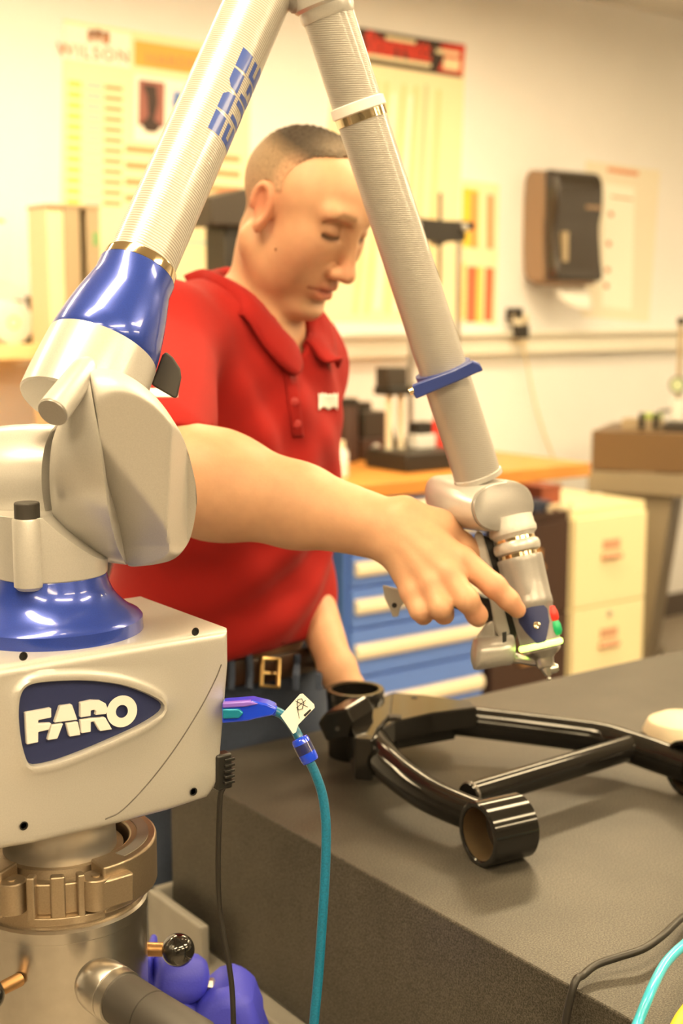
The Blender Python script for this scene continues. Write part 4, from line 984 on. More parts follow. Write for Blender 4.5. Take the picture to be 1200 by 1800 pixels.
for x, lb in ((965, 'leftmost pale bolt of the small hardware on the dark cabinet'), (985, 'middle pale bolt of the small hardware on the dark cabinet'), (1003, 'rightmost pale bolt of the small hardware on the dark cabinet')):
    c = ond(x, .03); tag(obj('bolt', join(lathe(c, ZUP, [(0, .012), (.010, .012)], 6), lathe(c, ZUP, [(.010, .007), (.024, .007)], 12)), M_pull, smooth=False), lb, 'bolt', 'loose hardware on the dark cabinet')
# ---- right: second granite block on a grey stand
q0 = PY(1040, 757, 3.75); q1 = V((q0.x + .50, 3.15, 0)); qd = (V((q1.x, q1.y, 0)) - V((q0.x, q0.y, 0)))
gz1 = q0.z; gz0 = PY(1037, 826, 3.75).z
qx = (PX(1200, 700, 4.75) * 0)
far = PY(1040, 757, 3.75)
# its long face runs to the right and slightly towards the camera
nearp = CAM + ray(1262, 768) * ((far - CAM).dot(FWD) - .18)
e = (V((nearp.x, nearp.y, 0)) - V((far.x, far.y, 0))).normalized(); nn = V((-e.y, e.x, 0)); nn = nn if nn.dot(FH) > 0 else -nn
ln = .80
s2 = thing('small_granite_plate', V((far.x, far.y, gz0)) + e * ln / 2 + nn * .2, 'dark brown granite plate on a grey stand near the right wall end', 'surface plate')
cg = V((far.x, far.y, 0)) + e * ln / 2 + nn * .22
M_gran2 = mat('brown_granite', rgb(112, 88, 60), .4, noise=(300, .15))
obj('block', box(cg + ZUP * ((gz0 + gz1) / 2), (ln, .44, gz1 - gz0), (e, nn, ZUP)), M_gran2, s2, bevel=.004, smooth=False)
M_gst = mat('stand_grey', rgb(140, 128, 108), .5)
t2 = thing('granite_stand', V((cg.x, cg.y, 0)), 'grey steel stand with tapered leg panels under the small granite plate', 'stand')
obj('top_frame', box(cg + ZUP * (gz0 - .047), (ln + .02, .46, .085), (e, nn, ZUP)), M_gst, t2, bevel=.004, smooth=False)
for a in (-.20, .0, .20): obj('pad', box(cg - nn * .19 + e * a + ZUP * (gz0 - .0035), (.10, .06, .006), (e, nn, ZUP)), M_gst, t2, smooth=False)
for s_ in (-1, 1):
    b_ = cg + e * (s_ * .22) - nn * .19
    obj('leg', prism([b_ - e * .14 + ZUP * (gz0 - .09), b_ + e * .14 + ZUP * (gz0 - .09), b_ + e * .05 + ZUP * .02, b_ - e * .05 + ZUP * .02], nn * .38), M_gst, t2, smooth=False)
    obj('foot', box(b_ + nn * .19 + ZUP * .01, (.14, .46, .02), (e, nn, ZUP)), M_gst, t2, smooth=False)
def onq(a, b): return V((far.x, far.y, 0)) + e * a + nn * b + ZUP * gz1
def atq(x, b=.12):          # the point of the plate's top seen in column x
    best = min(range(0, 800), key=lambda i: abs(((onq(i / 1000, b) - CAM).dot(RT) / (onq(i / 1000, b) - CAM).dot(FWD)) - (x - 600) / FPX)); return onq(best / 1000, b)
c = atq(1190, .10)
dg = thing('dial_stand', c, 'post stand with a round dial gauge on the small granite plate', 'dial gauge')
up_ = PY(1190, 570, c.y).z - gz1
obj('base', box(c + ZUP * .018, (.09, .08, .036), (e, nn, ZUP)), M_char, dg, bevel=.004)
obj('post', lathe(c + ZUP * .036 + nn * .0, ZUP, [(0, .010), (up_ - .036, .010)], 16), M_kgrey, dg)
obj('post_knob', lathe(c + ZUP * up_, ZUP, [(0, .014), (.002, .017), (.022, .017), (.026, .010)], 18), M_blk, dg)
dd = c - nn * .03; dd.z = PY(1186, 676, c.y).z
du = obj('dial', lathe(dd, -nn, [(-.02, .030), (0, .033), (.012, .033), (.014, .028), (.013, .027), (.013, 0)], 32), M_blk, dg)
obj('dial_face', lathe(dd, -nn, [(.0132, .0265), (.0142, .0265), (.0142, 0)], 32), mat('pale_green_dial', rgb(190, 205, 170), .3), du)
obj('arm', sweep([dd + nn * .02, c + nn * .0 + ZUP * (dd.z - gz1)], .007, 10), M_blk, dg)
obj('sleeve', box(c + ZUP * .085, (.05, .05, .09), (e, nn, ZUP)), M_white, dg, bevel=.006)
obj('lever', sweep([c - e * .02 + ZUP * .085, c - e * .075 + ZUP * .075], .006, 8), M_blk, dg)
c = atq(1143, .12)
gr = thing('black_clamp', c, 'low black twin clamp with a green top left of the dial stand', 'clamp')
obj('base', box(c + ZUP * .022 - e * .03, (.16, .08, .044), (e, nn, ZUP)), M_kgrey, gr, bevel=.004)
for a in (-.028, .028): obj('jaw', lathe(c + e * a + ZUP * .03 - nn * .05, ZUP, [(-.02, .012), (.038, .012), (.042, .008)], 16), M_blk, gr)
obj('green_top', box(c + ZUP * .056, (.085, .06, .022), (e, nn, ZUP)), mat('lime_plastic', rgb(180, 205, 110), .5), gr, bevel=.006)

# ------------------------------------------------------------------ things on the wall
def W(x, y, d=0.0): return PY(x, y, WALLY - d)
def sheet(name, label, cs, m, cat='poster', th=.004):
    t = thing(name, W(*cs[0]), label, cat)
    obj('sheet', prism([W(x, y, th) for x, y in cs], (0, th - .0005, 0)), m, t, smooth=False)
    return t
def pr(t, name, polys, m, lift=.0055):
    return obj(name, join(*[prism([W(x, y, lift) for x, y in p], (0, .001, 0)) for p in polys]), m, t, smooth=False)
M_pcream = mat('cream_print', rgb(250, 236, 196), .6); M_pwhite = mat('white_print', rgb(252, 248, 236), .6)
M_pyel = mat('yellow_print', rgb(244, 210, 110), .6); M_por = mat('orange_print', rgb(238, 176, 84), .6); M_pred = mat('salmon_print', rgb(226, 150, 104), .6)
M_pcy = mat('pale_cyan_print', rgb(150, 196, 196), .6); M_pblue = mat('blue_print', rgb(96, 130, 200), .6); M_pbr = mat('brown_print', rgb(178, 110, 66), .6); M_pdk = mat('dark_print', rgb(60, 44, 40), .6)
# hardness poster at the left; (x, y) on its own slanting frame
def q(u, v_): return quadmap(((112, 34), (440, 88), (436, 560), (104, 560)), u, v_)
def rq(u0, v0, u1, v1): return [q(u0, v0), q(u1, v0), q(u1, v1), q(u0, v1)]
wp = sheet('hardness_poster', 'pale yellow hardness conversion poster in columns at the upper left', [q(0, 0), q(1, 0), q(1, 1), q(0, 1)], M_pcream)
pr(wp, 'title_field', [rq(0, .01, .36, .13)], M_pwhite)
pr(wp, 'header_band', [rq(.38, .03, .96, .12)], M_por)
pr(wp, 'photo_border', [rq(.385, .15, .70, .38)], M_pwhite, .0052)
pr(wp, 'machine_photo', [rq(.405, .165, .545, .325)], mat('photo_pink', rgb(150, 92, 84), .5), .0066)
pr(wp, 'machine_silhouette', [[q(.425, .18), q(.50, .18), q(.51, .24), q(.49, .30), q(.53, .32), q(.50, .345), q(.45, .345), q(.42, .32), q(.46, .29), q(.45, .22)]], M_pdk, .0078)
pr(wp, 'blue_photo', [rq(.59, .19, .70, .215), rq(.585, .215, .64, .25), rq(.60, .235, .68, .26)], M_pblue)
pr(wp, 'cyan_field', [rq(.585, .29, .70, .36)], M_pcy)
pr(wp, 'red_rows', [rq(.34, .40 + .057 * i, .95, .422 + .057 * i) for i in range(4)], M_pred)
pr(wp, 'yellow_column', [rq(.03, .20 + .036 * i, .10, .222 + .036 * i) for i in range(13)], M_pyel)
pr(wp, 'blue_column', [rq(.125, .20 + .036 * i, .21, .215 + .036 * i) for i in range(12)], M_pcy)
pr(wp, 'blue_cells', [rq(.125, .66, .21, .68), rq(.125, .70, .21, .715)], M_pcy)
pr(wp, 'red_column', [rq(.225, .20 + .036 * i, .32, .215 + .036 * i) for i in range(12)], M_pred)
pr(wp, 'cyan_rows', [rq(.34, .68, .60, .695), rq(.34, .725, .60, .74), rq(.62, .60 + .04 * 3, .95, .61 + .04 * 3)] + [rq(.80, .78 + .035 * i, .97, .79 + .035 * i) for i in range(5)], M_pcy)
pr(wp, 'emblem', [rq(.13, .02, .16, .06), rq(.17, .015, .20, .055), rq(.21, .02, .245, .06), rq(.13, .02, .245, .03)], M_pbr)
upx = V((1, 0, 0))
text('poster_title', 'WILSON', W(*q(.165, .118), .0075), upx, ZUP, .058, M_pbr, wp, space=1.25)
text('poster_heading', 'HARDNESS', W(*q(.65, .105), .0075), upx, ZUP, .055, M_pred, wp, space=1.15)
# banner chart
def b_(u, v_): return quadmap(((600, 43), (818, 79), (812, 137), (596, 103)), u, v_)
def rb(u0, v0, u1, v1): return [b_(u0, v0), b_(u1, v0), b_(u1, v1), b_(u0, v1)]
M_bblack = mat('black_print', rgb(52, 38, 32), .5); M_bred = mat('red_print', rgb(214, 60, 44), .5)
ch = sheet('chart_poster', 'tall pale chart with a black and red header, behind the grey upper tube', [(596, 43), (818, 79), (800, 566), (540, 566)], M_pcream)
pr(ch, 'header_band', [rb(0, 0, 1, 1)], M_bblack)
pr(ch, 'red_end', [[b_(.80, .10), b_(1, 0), b_(1, .92), b_(.80, .90), b_(.84, .5)]], M_bred, .0068)
pr(ch, 'white_flash', [rb(.84, .48, .97, .82), rb(.77, .25, .96, .38)], M_pcream, .0080)
pr(ch, 'white_lines', [rb(.36, .10, .60, .22), rb(.20, .72, .74, .84)], M_pcream, .0068)
text('banner_title', 'Starrett', W(*b_(.47, .66), .0070), upx - ZUP * .0, ZUP, .105, M_bred, ch, bold=.006, space=.95)
def k(u, v_): return quadmap(((596, 103), (812, 137), (800, 566), (540, 566)), u, v_)
def rk(u0, v0, u1, v1): return [k(u0, v0), k(u1, v0), k(u1, v1), k(u0, v1)]
pr(ch, 'tan_columns', [rk(a, .06, a + .035, .97) for a in (.30, .38, .52, .62, .80)], mat('tan_print', rgb(246, 218, 160), .6))
pr(ch, 'pink_column', [rk(.70, .05, .73, .97)], mat('pale_pink_print', rgb(246, 208, 164), .6))
pr(ch, 'white_columns', [rk(a, .10, a + .03, .95) for a in (.45, .585)], M_pwhite)
# yellow and red chart
yp = sheet('colour_chart', 'narrow chart with yellow and red vertical bars beside the towel dispenser', [(812, 316), (877, 324), (872, 572), (806, 566)], M_pcream)
pr(yp, 'yellow_bar', [[(814, 330), (841, 334), (840, 436), (812, 433)]], mat('strong_yellow_print', rgb(246, 208, 70), .5))
pr(yp, 'pink_bar', [[(829, 338), (838, 339), (837, 436), (828, 435)], [(857, 342), (867, 343), (866, 438), (856, 437)]], M_pred, .0068)
pr(yp, 'red_bar', [[(821, 468), (838, 469), (836, 566), (819, 566)], [(853, 470), (868, 471), (865, 565), (850, 564)]], mat('strong_red_print', rgb(236, 110, 76), .5))
pr(yp, 'amber_bar', [[(838, 469), (848, 470), (846, 566), (836, 566)], [(812, 462), (817, 462), (816, 560), (810, 560)]], M_pyel)
# pale sheet right of the dispenser
ps_ = sheet('pale_notice', 'pale notice sheet with dotted rows right of the towel dispenser', [(1030, 282), (1160, 300), (1140, 566), (1022, 556)], mat('pale_notice_paper', rgb(238, 232, 214), .6))
pr(ps_, 'notice_field', [[(1062, 322), (1115, 330), (1110, 545), (1058, 538)]], M_pwhite)
pr(ps_, 'notice_line', [[(1068, 294), (1122, 302), (1121, 309), (1067, 301)], [(1074, 344), (1112, 349), (1112, 352), (1074, 347)]], M_pred, .0068)
pr(ps_, 'notice_dots', [[(x, y), (x + 7, y + 1), (x + 7, y + 9), (x, y + 8)] for x, y in ((1070, 372), (1066, 424), (1064, 470), (1062, 498))], M_pbr, .0068)
s3 = sheet('small_notice', 'small cream notice cut by the left picture edge', [(-60, 360), (22, 372), (18, 500), (-64, 490)], M_pwhite)
pr(s3, 'notice_line', [[(-40, 380), (8, 386), (8, 392), (-40, 386)]], M_pyel)
# towel dispenser
M_disp = mat('smoked_plastic', (.030, .022, .015), .22, coat=.4)
M_dside = mat('taupe_plastic', rgb(150, 124, 100), .45)
dz1, dz0 = W(985, 303).z, W(985, 497).z
dxl, dxr = W(932, 400).x - .045, W(1048, 400).x - .178
dp = thing('towel_dispenser', V(((dxl + dxr) / 2, WALLY, dz0)), 'dark smoked paper towel dispenser on the wall with a towel hanging out', 'dispenser')
def prof_d(x): return None
side = [(0, dz1), (.17, dz1 - .01), (.20, dz1 - .05), (.205, dz1 - .16), (.185, (dz1 + dz0) / 2), (.20, dz0 + .10), (.215, dz0 + .02), (.20, dz0), (0, dz0)]
side = smooth_closed(densify(side, 4), 2)
obj('back_body', prism([V((dxl, WALLY - a * .62, z)) for a, z in side], (dxr - dxl, 0, 0)), M_dside, dp, bevel=.004)
cv = obj('cover', prism([V((dxl - .004, WALLY - a, z)) if True else 0 for a, z in [(a, z) for a, z in side if a > .10] ], (dxr - dxl + .008, 0, 0)), M_disp, dp, bevel=.012, seg=4)
obj('level_window', box2((dxl + .03, WALLY - .2135, dz0 + .08), (dxl + .055, WALLY - .19, dz0 + .20)), M_kgrey, dp, smooth=False)
obj('logo_strip', box2(((dxl + dxr) / 2 + .03, WALLY - .2065, dz1 - .165), ((dxl + dxr) / 2 + .12, WALLY - .195, dz1 - .15)), M_dside, dp, smooth=False)
obj('towel_slot', box2((dxl + .02, WALLY - .19, dz0 - .012), (dxr - .02, WALLY - .05, dz0 + .004)), M_dside, dp, bevel=.004)
tpts = []
for i in range(13):
    a = i / 12; row = []
    for j in range(13):
        u = j / 12; x = blend(dxl + .04, dxr - .02, u) + .02 * a; droop = .115 * math.sqrt(max(0, 1 - (1 - u) ** 2 * .8)) * a
        row.append(V((x, WALLY - .13 - .03 * math.sin(a * 2.2), dz0 - .008 - droop)))
    tpts.append(row)
to = obj('towel', grid(tpts), mat('white_towel', (.85, .84, .80), .8), dp); sm = to.modifiers.new('s', 'SOLIDIFY'); sm.thickness = .002
# wall clip with plug and cable
def plugbox(name, c, s, m, par): return obj(name, box(c, s), m, par, bevel=.005)
oc = thing('cable_clips', W(908, 560), 'two small black plugs on the raceway left below the dispenser', 'plug')
plugbox('upper_plug', W(904, 552, .03), (.055, .05, .05), M_blk, oc); plugbox('upper_tab', W(917, 566, .035), (.03, .045, .035), M_kgrey, oc)
plugbox('lower_plug', W(915, 583, .085), (.065, .04, .055), M_blk, oc)
obj('outlet_plate', box2((W(886, 590).x, WALLY - .055, W(886, 606).z), (W(912, 590).x, WALLY - .0495, W(886, 552).z)), M_pull, oc, smooth=False)
lc = obj('thin_lead', sweep(spline([W(917, 600, .085), W(924, 630, .06), W(938, 700, .03), W(955, 760, .02), W(975, 815, .015), W(984, 880, .012)], 6), .0035, 8), M_shelf); tag(lc, 'thin pale lead dropping down the wall from the lower black plug', 'cable')
# ------------------------------------------------------------------ blended solids -> one continuous mesh (surface nets)
class Solid:
    def __init__(s): s.ops = []
    def cap(s, a, b, ra, rb, k=.01, sub=False): s.ops.append(('c', np.array(a, 'f4'), np.array(b, 'f4'), ra, rb, k, sub)); return s
    def ell(s, c, ax, r, k=.01, sub=False): s.ops.append(('e', np.array(c, 'f4'), np.array([list(a) for a in ax], 'f4'), np.array(r, 'f4'), 0, k, sub)); return s
    def cut(s, p, n, k=.004): s.ops.append(('p', np.array(p, 'f4'), np.array(V(n).normalized(), 'f4'), 0, 0, k, True)); return s
    def fun(s, f): s.ops.append(('f', f, 0, 0, 0, 0, False)); return s
    @staticmethod
    def dist(op, p):
        if op[0] == 'c':
            a, b, ra, rb = op[1:5]; ba = b - a; q = p - a
            t = np.clip((q @ ba) / max(float(ba @ ba), 1e-9), 0, 1)
            return np.linalg.norm(q - t[..., None] * ba, axis=-1) - (ra + (rb - ra) * t)
        if op[0] == 'e':
            q = (p - op[1]) @ op[2].T; k0 = np.linalg.norm(q / op[3], axis=-1); k1 = np.linalg.norm(q / (op[3] ** 2), axis=-1)
            return k0 * (k0 - 1) / np.maximum(k1, 1e-6)
        return (p - op[1]) @ op[2]
    @staticmethod
    def mix(d, g, k, sub):
        if sub: g = -g; h = np.clip(.5 - .5 * (g - d) / k, 0, 1); return g + (d - g) * h + k * h * (1 - h)     # smooth max
        h = np.clip(.5 + .5 * (g - d) / k, 0, 1); return g + (d - g) * h - k * h * (1 - h)
    def mesh(s, lo, hi, h, n=8):
        lo, hi = np.array(lo, 'f4'), np.array(hi, 'f4'); nb = np.ceil((hi - lo) / (h * n)).astype(int)
        B = np.stack(np.meshgrid(*[np.arange(k) for k in nb], indexing='ij'), -1).reshape(-1, 3)
        R = h * n * .87; ctr = lo + (B + .5) * (h * n)
        D = np.full(len(B), 1.0, 'f4')
        for op in s.ops:
            if op[0] == 'f': continue
            g = s.dist(op, ctr.astype('f4'))
            if op[0] == 'p': D = np.maximum(D, g)
            elif not op[6]: D = np.minimum(D, g)
        B = B[np.abs(D) < R * 1.5 + .02]; ctr = lo + (B + .5) * (h * n)
        loc = np.stack(np.meshgrid(*[np.arange(n + 1)] * 3, indexing='ij'), -1)
        VK, VP, FQ = [], [], []
        BIG = 1 << 20
        for c0 in range(0, len(B), 3000):
            b = B[c0:c0 + 3000]; cc = ctr[c0:c0 + 3000].astype('f4')
            G = b[:, None, None, None, :] * n + loc
            pts = (lo + G * h).astype('f4'); d = np.full(pts.shape[:-1], .06, 'f4')
            for op in s.ops:
                if op[0] == 'f': d = op[1](pts, d); continue
                if op[0] == 'p': d = s.mix(d, -s.dist(op, pts), op[5], True); continue
                m = s.dist(op, cc) < R * 1.6 + op[5] + .02
                if m.any(): d[m] = s.mix(d[m], s.dist(op, pts[m]), op[5], op[6])
            ins = d < 0
            cor = [(i, j, k) for i in (0, 1) for j in (0, 1) for k in (0, 1)]
            st = sum(ins[:, i:i + n, j:j + n, k:k + n].astype('i1') for i, j, k in cor)
            act = np.argwhere((st > 0) & (st < 8))
            if len(act) == 0: continue
            bi, ai = act[:, 0], act[:, 1:]
            val = {c: d[bi, ai[:, 0] + c[0], ai[:, 1] + c[1], ai[:, 2] + c[2]] for c in cor}
            acc = np.zeros((len(act), 3)); cnt = np.zeros(len(act))
            for c in cor:
                for ax in range(3):
                    if c[ax]: continue
                    e = list(c); e[ax] = 1; e = tuple(e); v0, v1 = val[c], val[e]; x = (v0 < 0) != (v1 < 0)
                    t = np.where(x, v0 / np.where(x, v0 - v1, 1), 0); p = np.array(c, float)[None] + np.eye(3)[ax][None] * t[:, None]
                    acc += p * x[:, None]; cnt += x
            g = b[bi] * n + ai
            VK.append((g[:, 0].astype('i8') * BIG + g[:, 1]) * BIG + g[:, 2]); VP.append(lo + (g + acc / cnt[:, None]) * h)
            for ax in range(3):
                sl0 = [slice(None), slice(0, n), slice(0, n), slice(0, n)]; sl1 = list(sl0); sl1[ax + 1] = slice(1, n + 1)
                x0, x1 = ins[tuple(sl0)], ins[tuple(sl1)]
                for flip, mk in ((0, x0 & ~x1), (1, ~x0 & x1)):
                    w = np.argwhere(mk)
                    if len(w) == 0: continue
                    g = b[w[:, 0]] * n + w[:, 1:]; u, v2 = [(1, 2), (2, 0), (0, 1)][ax]; q = []
                    for du, dv in ((0, 0), (-1, 0), (-1, -1), (0, -1)):
                        z = g.copy(); z[:, u] += du; z[:, v2] += dv; q.append((z[:, 0].astype('i8') * BIG + z[:, 1]) * BIG + z[:, 2])
                    q = np.stack(q, 1); FQ.append(q[:, ::-1] if flip else q)
        K = np.concatenate(VK); Pp = np.concatenate(VP); o = np.argsort(K); K, Pp = K[o], Pp[o]; F = np.concatenate(FQ)
        ix = np.clip(np.searchsorted(K, F), 0, len(K) - 1); ok = (K[ix] == F).all(1)
        return Pp, ix[ok]
def np_obj(name, Pp, F, m, parent, colour=None):
    me = bpy.data.meshes.new(name)
    me.vertices.add(len(Pp)); me.vertices.foreach_set('co', Pp.astype('f4').ravel())
    n = F.shape[1]
    me.loops.add(len(F) * n); me.loops.foreach_set('vertex_index', F.astype('i4').ravel())
    me.polygons.add(len(F)); me.polygons.foreach_set('loop_start', np.arange(0, len(F) * n, n, dtype='i4')); me.polygons.foreach_set('loop_total', np.full(len(F), n, 'i4'))
    me.polygons.foreach_set('use_smooth', np.ones(len(F), bool)); me.update(calc_edges=True); me.validate()
    me.materials.append(m)
    if colour is not None:
        a = me.color_attributes.new('Col', 'FLOAT_COLOR', 'POINT'); a.data.foreach_set('color', np.concatenate([colour, np.ones((len(colour), 1))], 1).astype('f4').ravel())
    return link(bpy.data.objects.new(name, me), parent)
def largest(Pp, F):
    """drop stray crumbs: keep the connected pieces with many vertices"""
    lab = np.arange(len(Pp))
    for _ in range(400):
        mn = lab[F].min(1); new = lab.copy()
        for c in range(4): np.minimum.at(new, F[:, c], mn)
        new = new[new]
        if (new == lab).all(): break
        lab = new
    u, inv, cn = np.unique(lab, return_inverse=True, return_counts=True); keep = cn[inv] > .05 * len(Pp)
    idx = np.cumsum(keep) - 1; F = idx[F[keep[F].all(1)]]
    return Pp[keep], F
def relax(Pp, F, it=2, lam=.5):
    for _ in range(it):
        s = np.zeros_like(Pp); c = np.zeros(len(Pp))
        for a in range(4):
            for b in (1, 3): np.add.at(s, F[:, a], Pp[F[:, (a + b) % 4]]); np.add.at(c, F[:, a], 1)
        Pp = Pp + lam * (s / np.maximum(c, 1)[:, None] - Pp)
    return Pp
def normals(Pp, F):
    n = np.cross(Pp[F[:, 2]] - Pp[F[:, 0]], Pp[F[:, 3]] - Pp[F[:, 1]]); o = np.zeros_like(Pp)
    for a in range(4): np.add.at(o, F[:, a], n)
    return o / np.maximum(np.linalg.norm(o, axis=1), 1e-9)[:, None]

# ------------------------------------------------------------------ the man
man = thing('person', PZ(400, 2050, 0) * 0 + V((P(392, 1230, 1.90).x, P(392, 1230, 1.90).y, 0)), 'short-haired man in a red polo shirt, belt and jeans reaching for the probe', 'person')
def facing(deg): a = math.radians(deg); return RT * math.sin(a) - FH * math.cos(a)
# head frame
HF0 = facing(55); HE = HF0.cross(ZUP)
hp_ = math.radians(30)
HFv = HF0 * math.cos(hp_) - ZUP * math.sin(hp_); HN = HF0 * math.sin(hp_) + ZUP * math.cos(hp_)
HO = P(519, 374, 1.735)
def hd(f, e, n): return HO + HFv * f + HE * e + HN * n
HA = (HFv, HE, HN)
def rotax(ax, i, j, deg):
    a = math.radians(deg); c, s_ = math.cos(a), math.sin(a); ax = list(ax); u, w_ = ax[i], ax[j]; ax[i] = u * c + w_ * s_; ax[j] = w_ * c - u * s_; return ax
B = Solid()
# torso core and shoulders (under the shirt)
SH_R, SH_L = P(282, 606, 1.645), P(520, 640, 1.92)
CHC = P(408, 760, 1.805); NB = P(452, 574, 1.79)
cf, ce = facing(50), facing(50).cross(ZUP)
B.ell(CHC, (ce, cf, ZUP), (.160, .105, .20), .03)
wf, we = facing(38), facing(38).cross(ZUP)
B.ell(P(395, 980, 1.865), (we, wf, ZUP), (.145, .105, .22), .03)
B.cap(SH_R, SH_L, .052, .052, .05)
# neck
B.cap(hd(-.016, 0, -.040), NB + ZUP * -.02, .047, .052, .025)
B.cap(hd(-.016, 0, -.070), NB + cf * .026 - ZUP * .02, .028, .032, .02)
B.cap(hd(-.012, .054, -.040), NB + cf * .052 + ce * .016 - ZUP * .02, .012, .013, .018)
B.cap(NB - ZUP * .022, SH_R + ZUP * .01, .034, .032, .04); B.cap(NB - ZUP * .022, SH_L + ZUP * .01, .034, .032, .04)
# skull and face
B.ell(hd(.004, 0, .033), HA, (.086, .0735, .070), .02)
B.ell(hd(.032, 0, .030), HA, (.061, .064, .064), .02)
B.ell(hd(.040, 0, -.030), HA, (.050, .054, .070), .03)
for s_ in (-1, 1):
    B.cap(hd(-.004, s_ * .051, -.050), hd(.066, s_ * .017, -.094), .017, .016, .020)      # jaw line
    B.ell(hd(.055, s_ * .040, -.012), HA, (.030, .026, .030), .02)                        # cheek
    B.ell(hd(.045, s_ * .042, -.045), HA, (.030, .018, .032), .025)
B.ell(hd(.077, 0, -.093), HA, (.0185, .022, .017), .014)                                   # chin
B.ell(hd(.065, 0, -.055), HA, (.026, .032, .030), .018)                                   # muzzle
B.cap(hd(.080, .044, .037), hd(.087, .016, .036), .010, .010, .014); B.cap(hd(.080, -.044, .037), hd(.087, -.016, .036), .010, .010, .014)
for s_ in (-1, 1): B.ell(hd(.098, s_ * .033, .018), HA, (.016, .019, .0125), .013, True)      # eye sockets
B.cap(hd(.089, 0, .028), hd(.106, 0, -.020), .0085, .0095, .010)                          # nose bridge
B.ell(hd(.1095, 0, -.030), HA, (.0125, .0115, .0105), .008)                               # nose tip
for s_ in (-1, 1):
    B.ell(hd(.098, s_ * .0125, -.033), HA, (.0115, .0075, .0085), .006)                   # wings
    B.ell(hd(.103, s_ * .0065, -.0435), HA, (.006, .0036, .0045), .003, True)             # nostrils
    B.ell(hd(.0745, s_ * .032, .0165), HA, (.0150, .0170, .0122), .005)                   # lids
    B.cap(hd(.0895, s_ * .018, .0085), hd(.0830, s_ * .046, .0095), .0018, .0016, .003, True)  # lash slit
    B.cap(hd(.0905, s_ * .018, .0275), hd(.085, s_ * .047, .0265), .0016, .0014, .009, True)  # lid crease
B.cap(hd(0.0770, .025, -0.0590), hd(0.0920, .007, -0.0540), .0050, .0072, .005); B.cap(hd(0.0770, -.025, -0.0590), hd(0.0920, -.007, -0.0540), .0050, .0072, .005)
B.cap(hd(0.0920, .007, -0.0540), hd(0.0920, -.007, -0.0540), .0072, .0072, .005)
B.cap(hd(0.0760, .023, -0.0650), hd(0.0890, .007, -0.0700), .0055, .0084, .005); B.cap(hd(0.0760, -.023, -0.0650), hd(0.0890, -.007, -0.0700), .0055, .0084, .005)
B.cap(hd(0.0890, .007, -0.0700), hd(0.0890, -.007, -0.0700), .0084, .0084, .005)
B.cap(hd(0.0760, .030, -0.0610), hd(0.1000, .0, -0.0617), .0019, .0019, .003, True); B.cap(hd(0.0760, -.030, -0.0610), hd(0.1000, .0, -0.0617), .0019, .0019, .003, True)
B.ell(hd(.0945, 0, -.0815), HA, (.010, .024, .005), .010, True)                             # hollow under the lip
# ears
for s_ in (-1, 1):
    ea = rotax(HA, 0, 2, 12); ea = rotax(ea, 0, 1, -s_ * 10)
    c = hd(.004, s_ * .0735, .008)
    B.ell(c, ea, (.0140, .0065, .0275), .006)
    B.ell(c + HE * (s_ * .008) + HFv * .003 - HN * .002, ea, (.0085, .006, .017), .004, True)
    pr_ = None
    for i in range(15):
        a = math.radians(-60 + 250 * i / 14); p = c + HE * (s_ * .006) + V(ea[0]) * (.0122 * math.cos(a)) * 1 + V(ea[2]) * (.0255 * math.sin(a)) - V(ea[0]) * .0015
        if pr_ is not None: B.cap(pr_, p, .0034, .0034, .004)
        pr_ = p
    B.ell(c + HE * (s_ * .002) - HN * .026 + HFv * .005, ea, (.008, .006, .009), .005)
# right arm
EL_R = P(262, 822, 1.405); WR = P(690, 932, 1.372)
B.cap(SH_R, EL_R, .054, .048, .03)
FA = EL_R + (WR - EL_R) * .28
B.cap(EL_R, FA, .048, .0485, .03); B.cap(FA, EL_R + (WR - EL_R) * .62, .0485, .0385, .045)
B.cap(EL_R + (WR - EL_R) * .62, EL_R + (WR - EL_R) * .86, .0385, .0285, .03)
B.cap(EL_R + (WR - EL_R) * .80, P(698, 914, 1.372), .026, .0205, .02); B.cap(EL_R + (WR - EL_R) * .80, P(686, 955, 1.372), .026, .0205, .02)
B.ell(P(672, 962, 1.362), (RT, UPV, FWD), (.012, .010, .010), .012)
def chain(pts, rs, k=.0045):
    for i in range(len(pts) - 1): B.cap(pts[i], pts[i + 1], rs[i], rs[i + 1], k)
MC = [(P(812, 984, 1.357), .0138, P(704, 912, 1.370)), (P(788, 1010, 1.346), .0138, P(698, 926, 1.366)), (P(757, 1028, 1.346), .0128, P(692, 942, 1.366)), (P(723, 1042, 1.353), .0118, P(688, 956, 1.370))]
for m_, r_m, w_ in MC: B.cap(w_, m_, .0175, r_m - .0015, .010)
for m_, r_m, w_ in MC:
    up_ = -FWD * .0045 + UPV * .002
    B.ell(m_ + up_, (RT, UPV, FWD), (r_m * .72, r_m * .68, r_m * .75), .008)
    B.cap(m_ + up_ * .9 + (w_ - m_) * .08, m_ + (w_ - m_) * .75 - FWD * .012, .0042, .0030, .008)
B.cap(P(745, 960, 1.372), P(785, 990, 1.372), .020, .018, .012)                           # palm thickness
chain([P(712, 905, 1.375), P(772, 928, 1.386), P(812, 962, 1.398), P(842, 992, 1.412), P(856, 1010, 1.420)], [.019, .0175, .0135, .0115, .0098], .010)   # thumb
chain([P(812, 984, 1.357), P(868, 1030, 1.345), P(894, 1055, 1.347), P(909, 1072, 1.352)], [.0135, .0120, .0104, .0088])
chain([P(788, 1010, 1.346), P(820, 1054, 1.330), P(838, 1081, 1.344), P(840, 1088, 1.366)], [.0135, .0118, .0102, .0088], .005)
chain([P(757, 1028, 1.346), P(774, 1068, 1.332), P(780, 1080, 1.354), P(784, 1074, 1.376)], [.0128, .0112, .0098, .0086], .004)
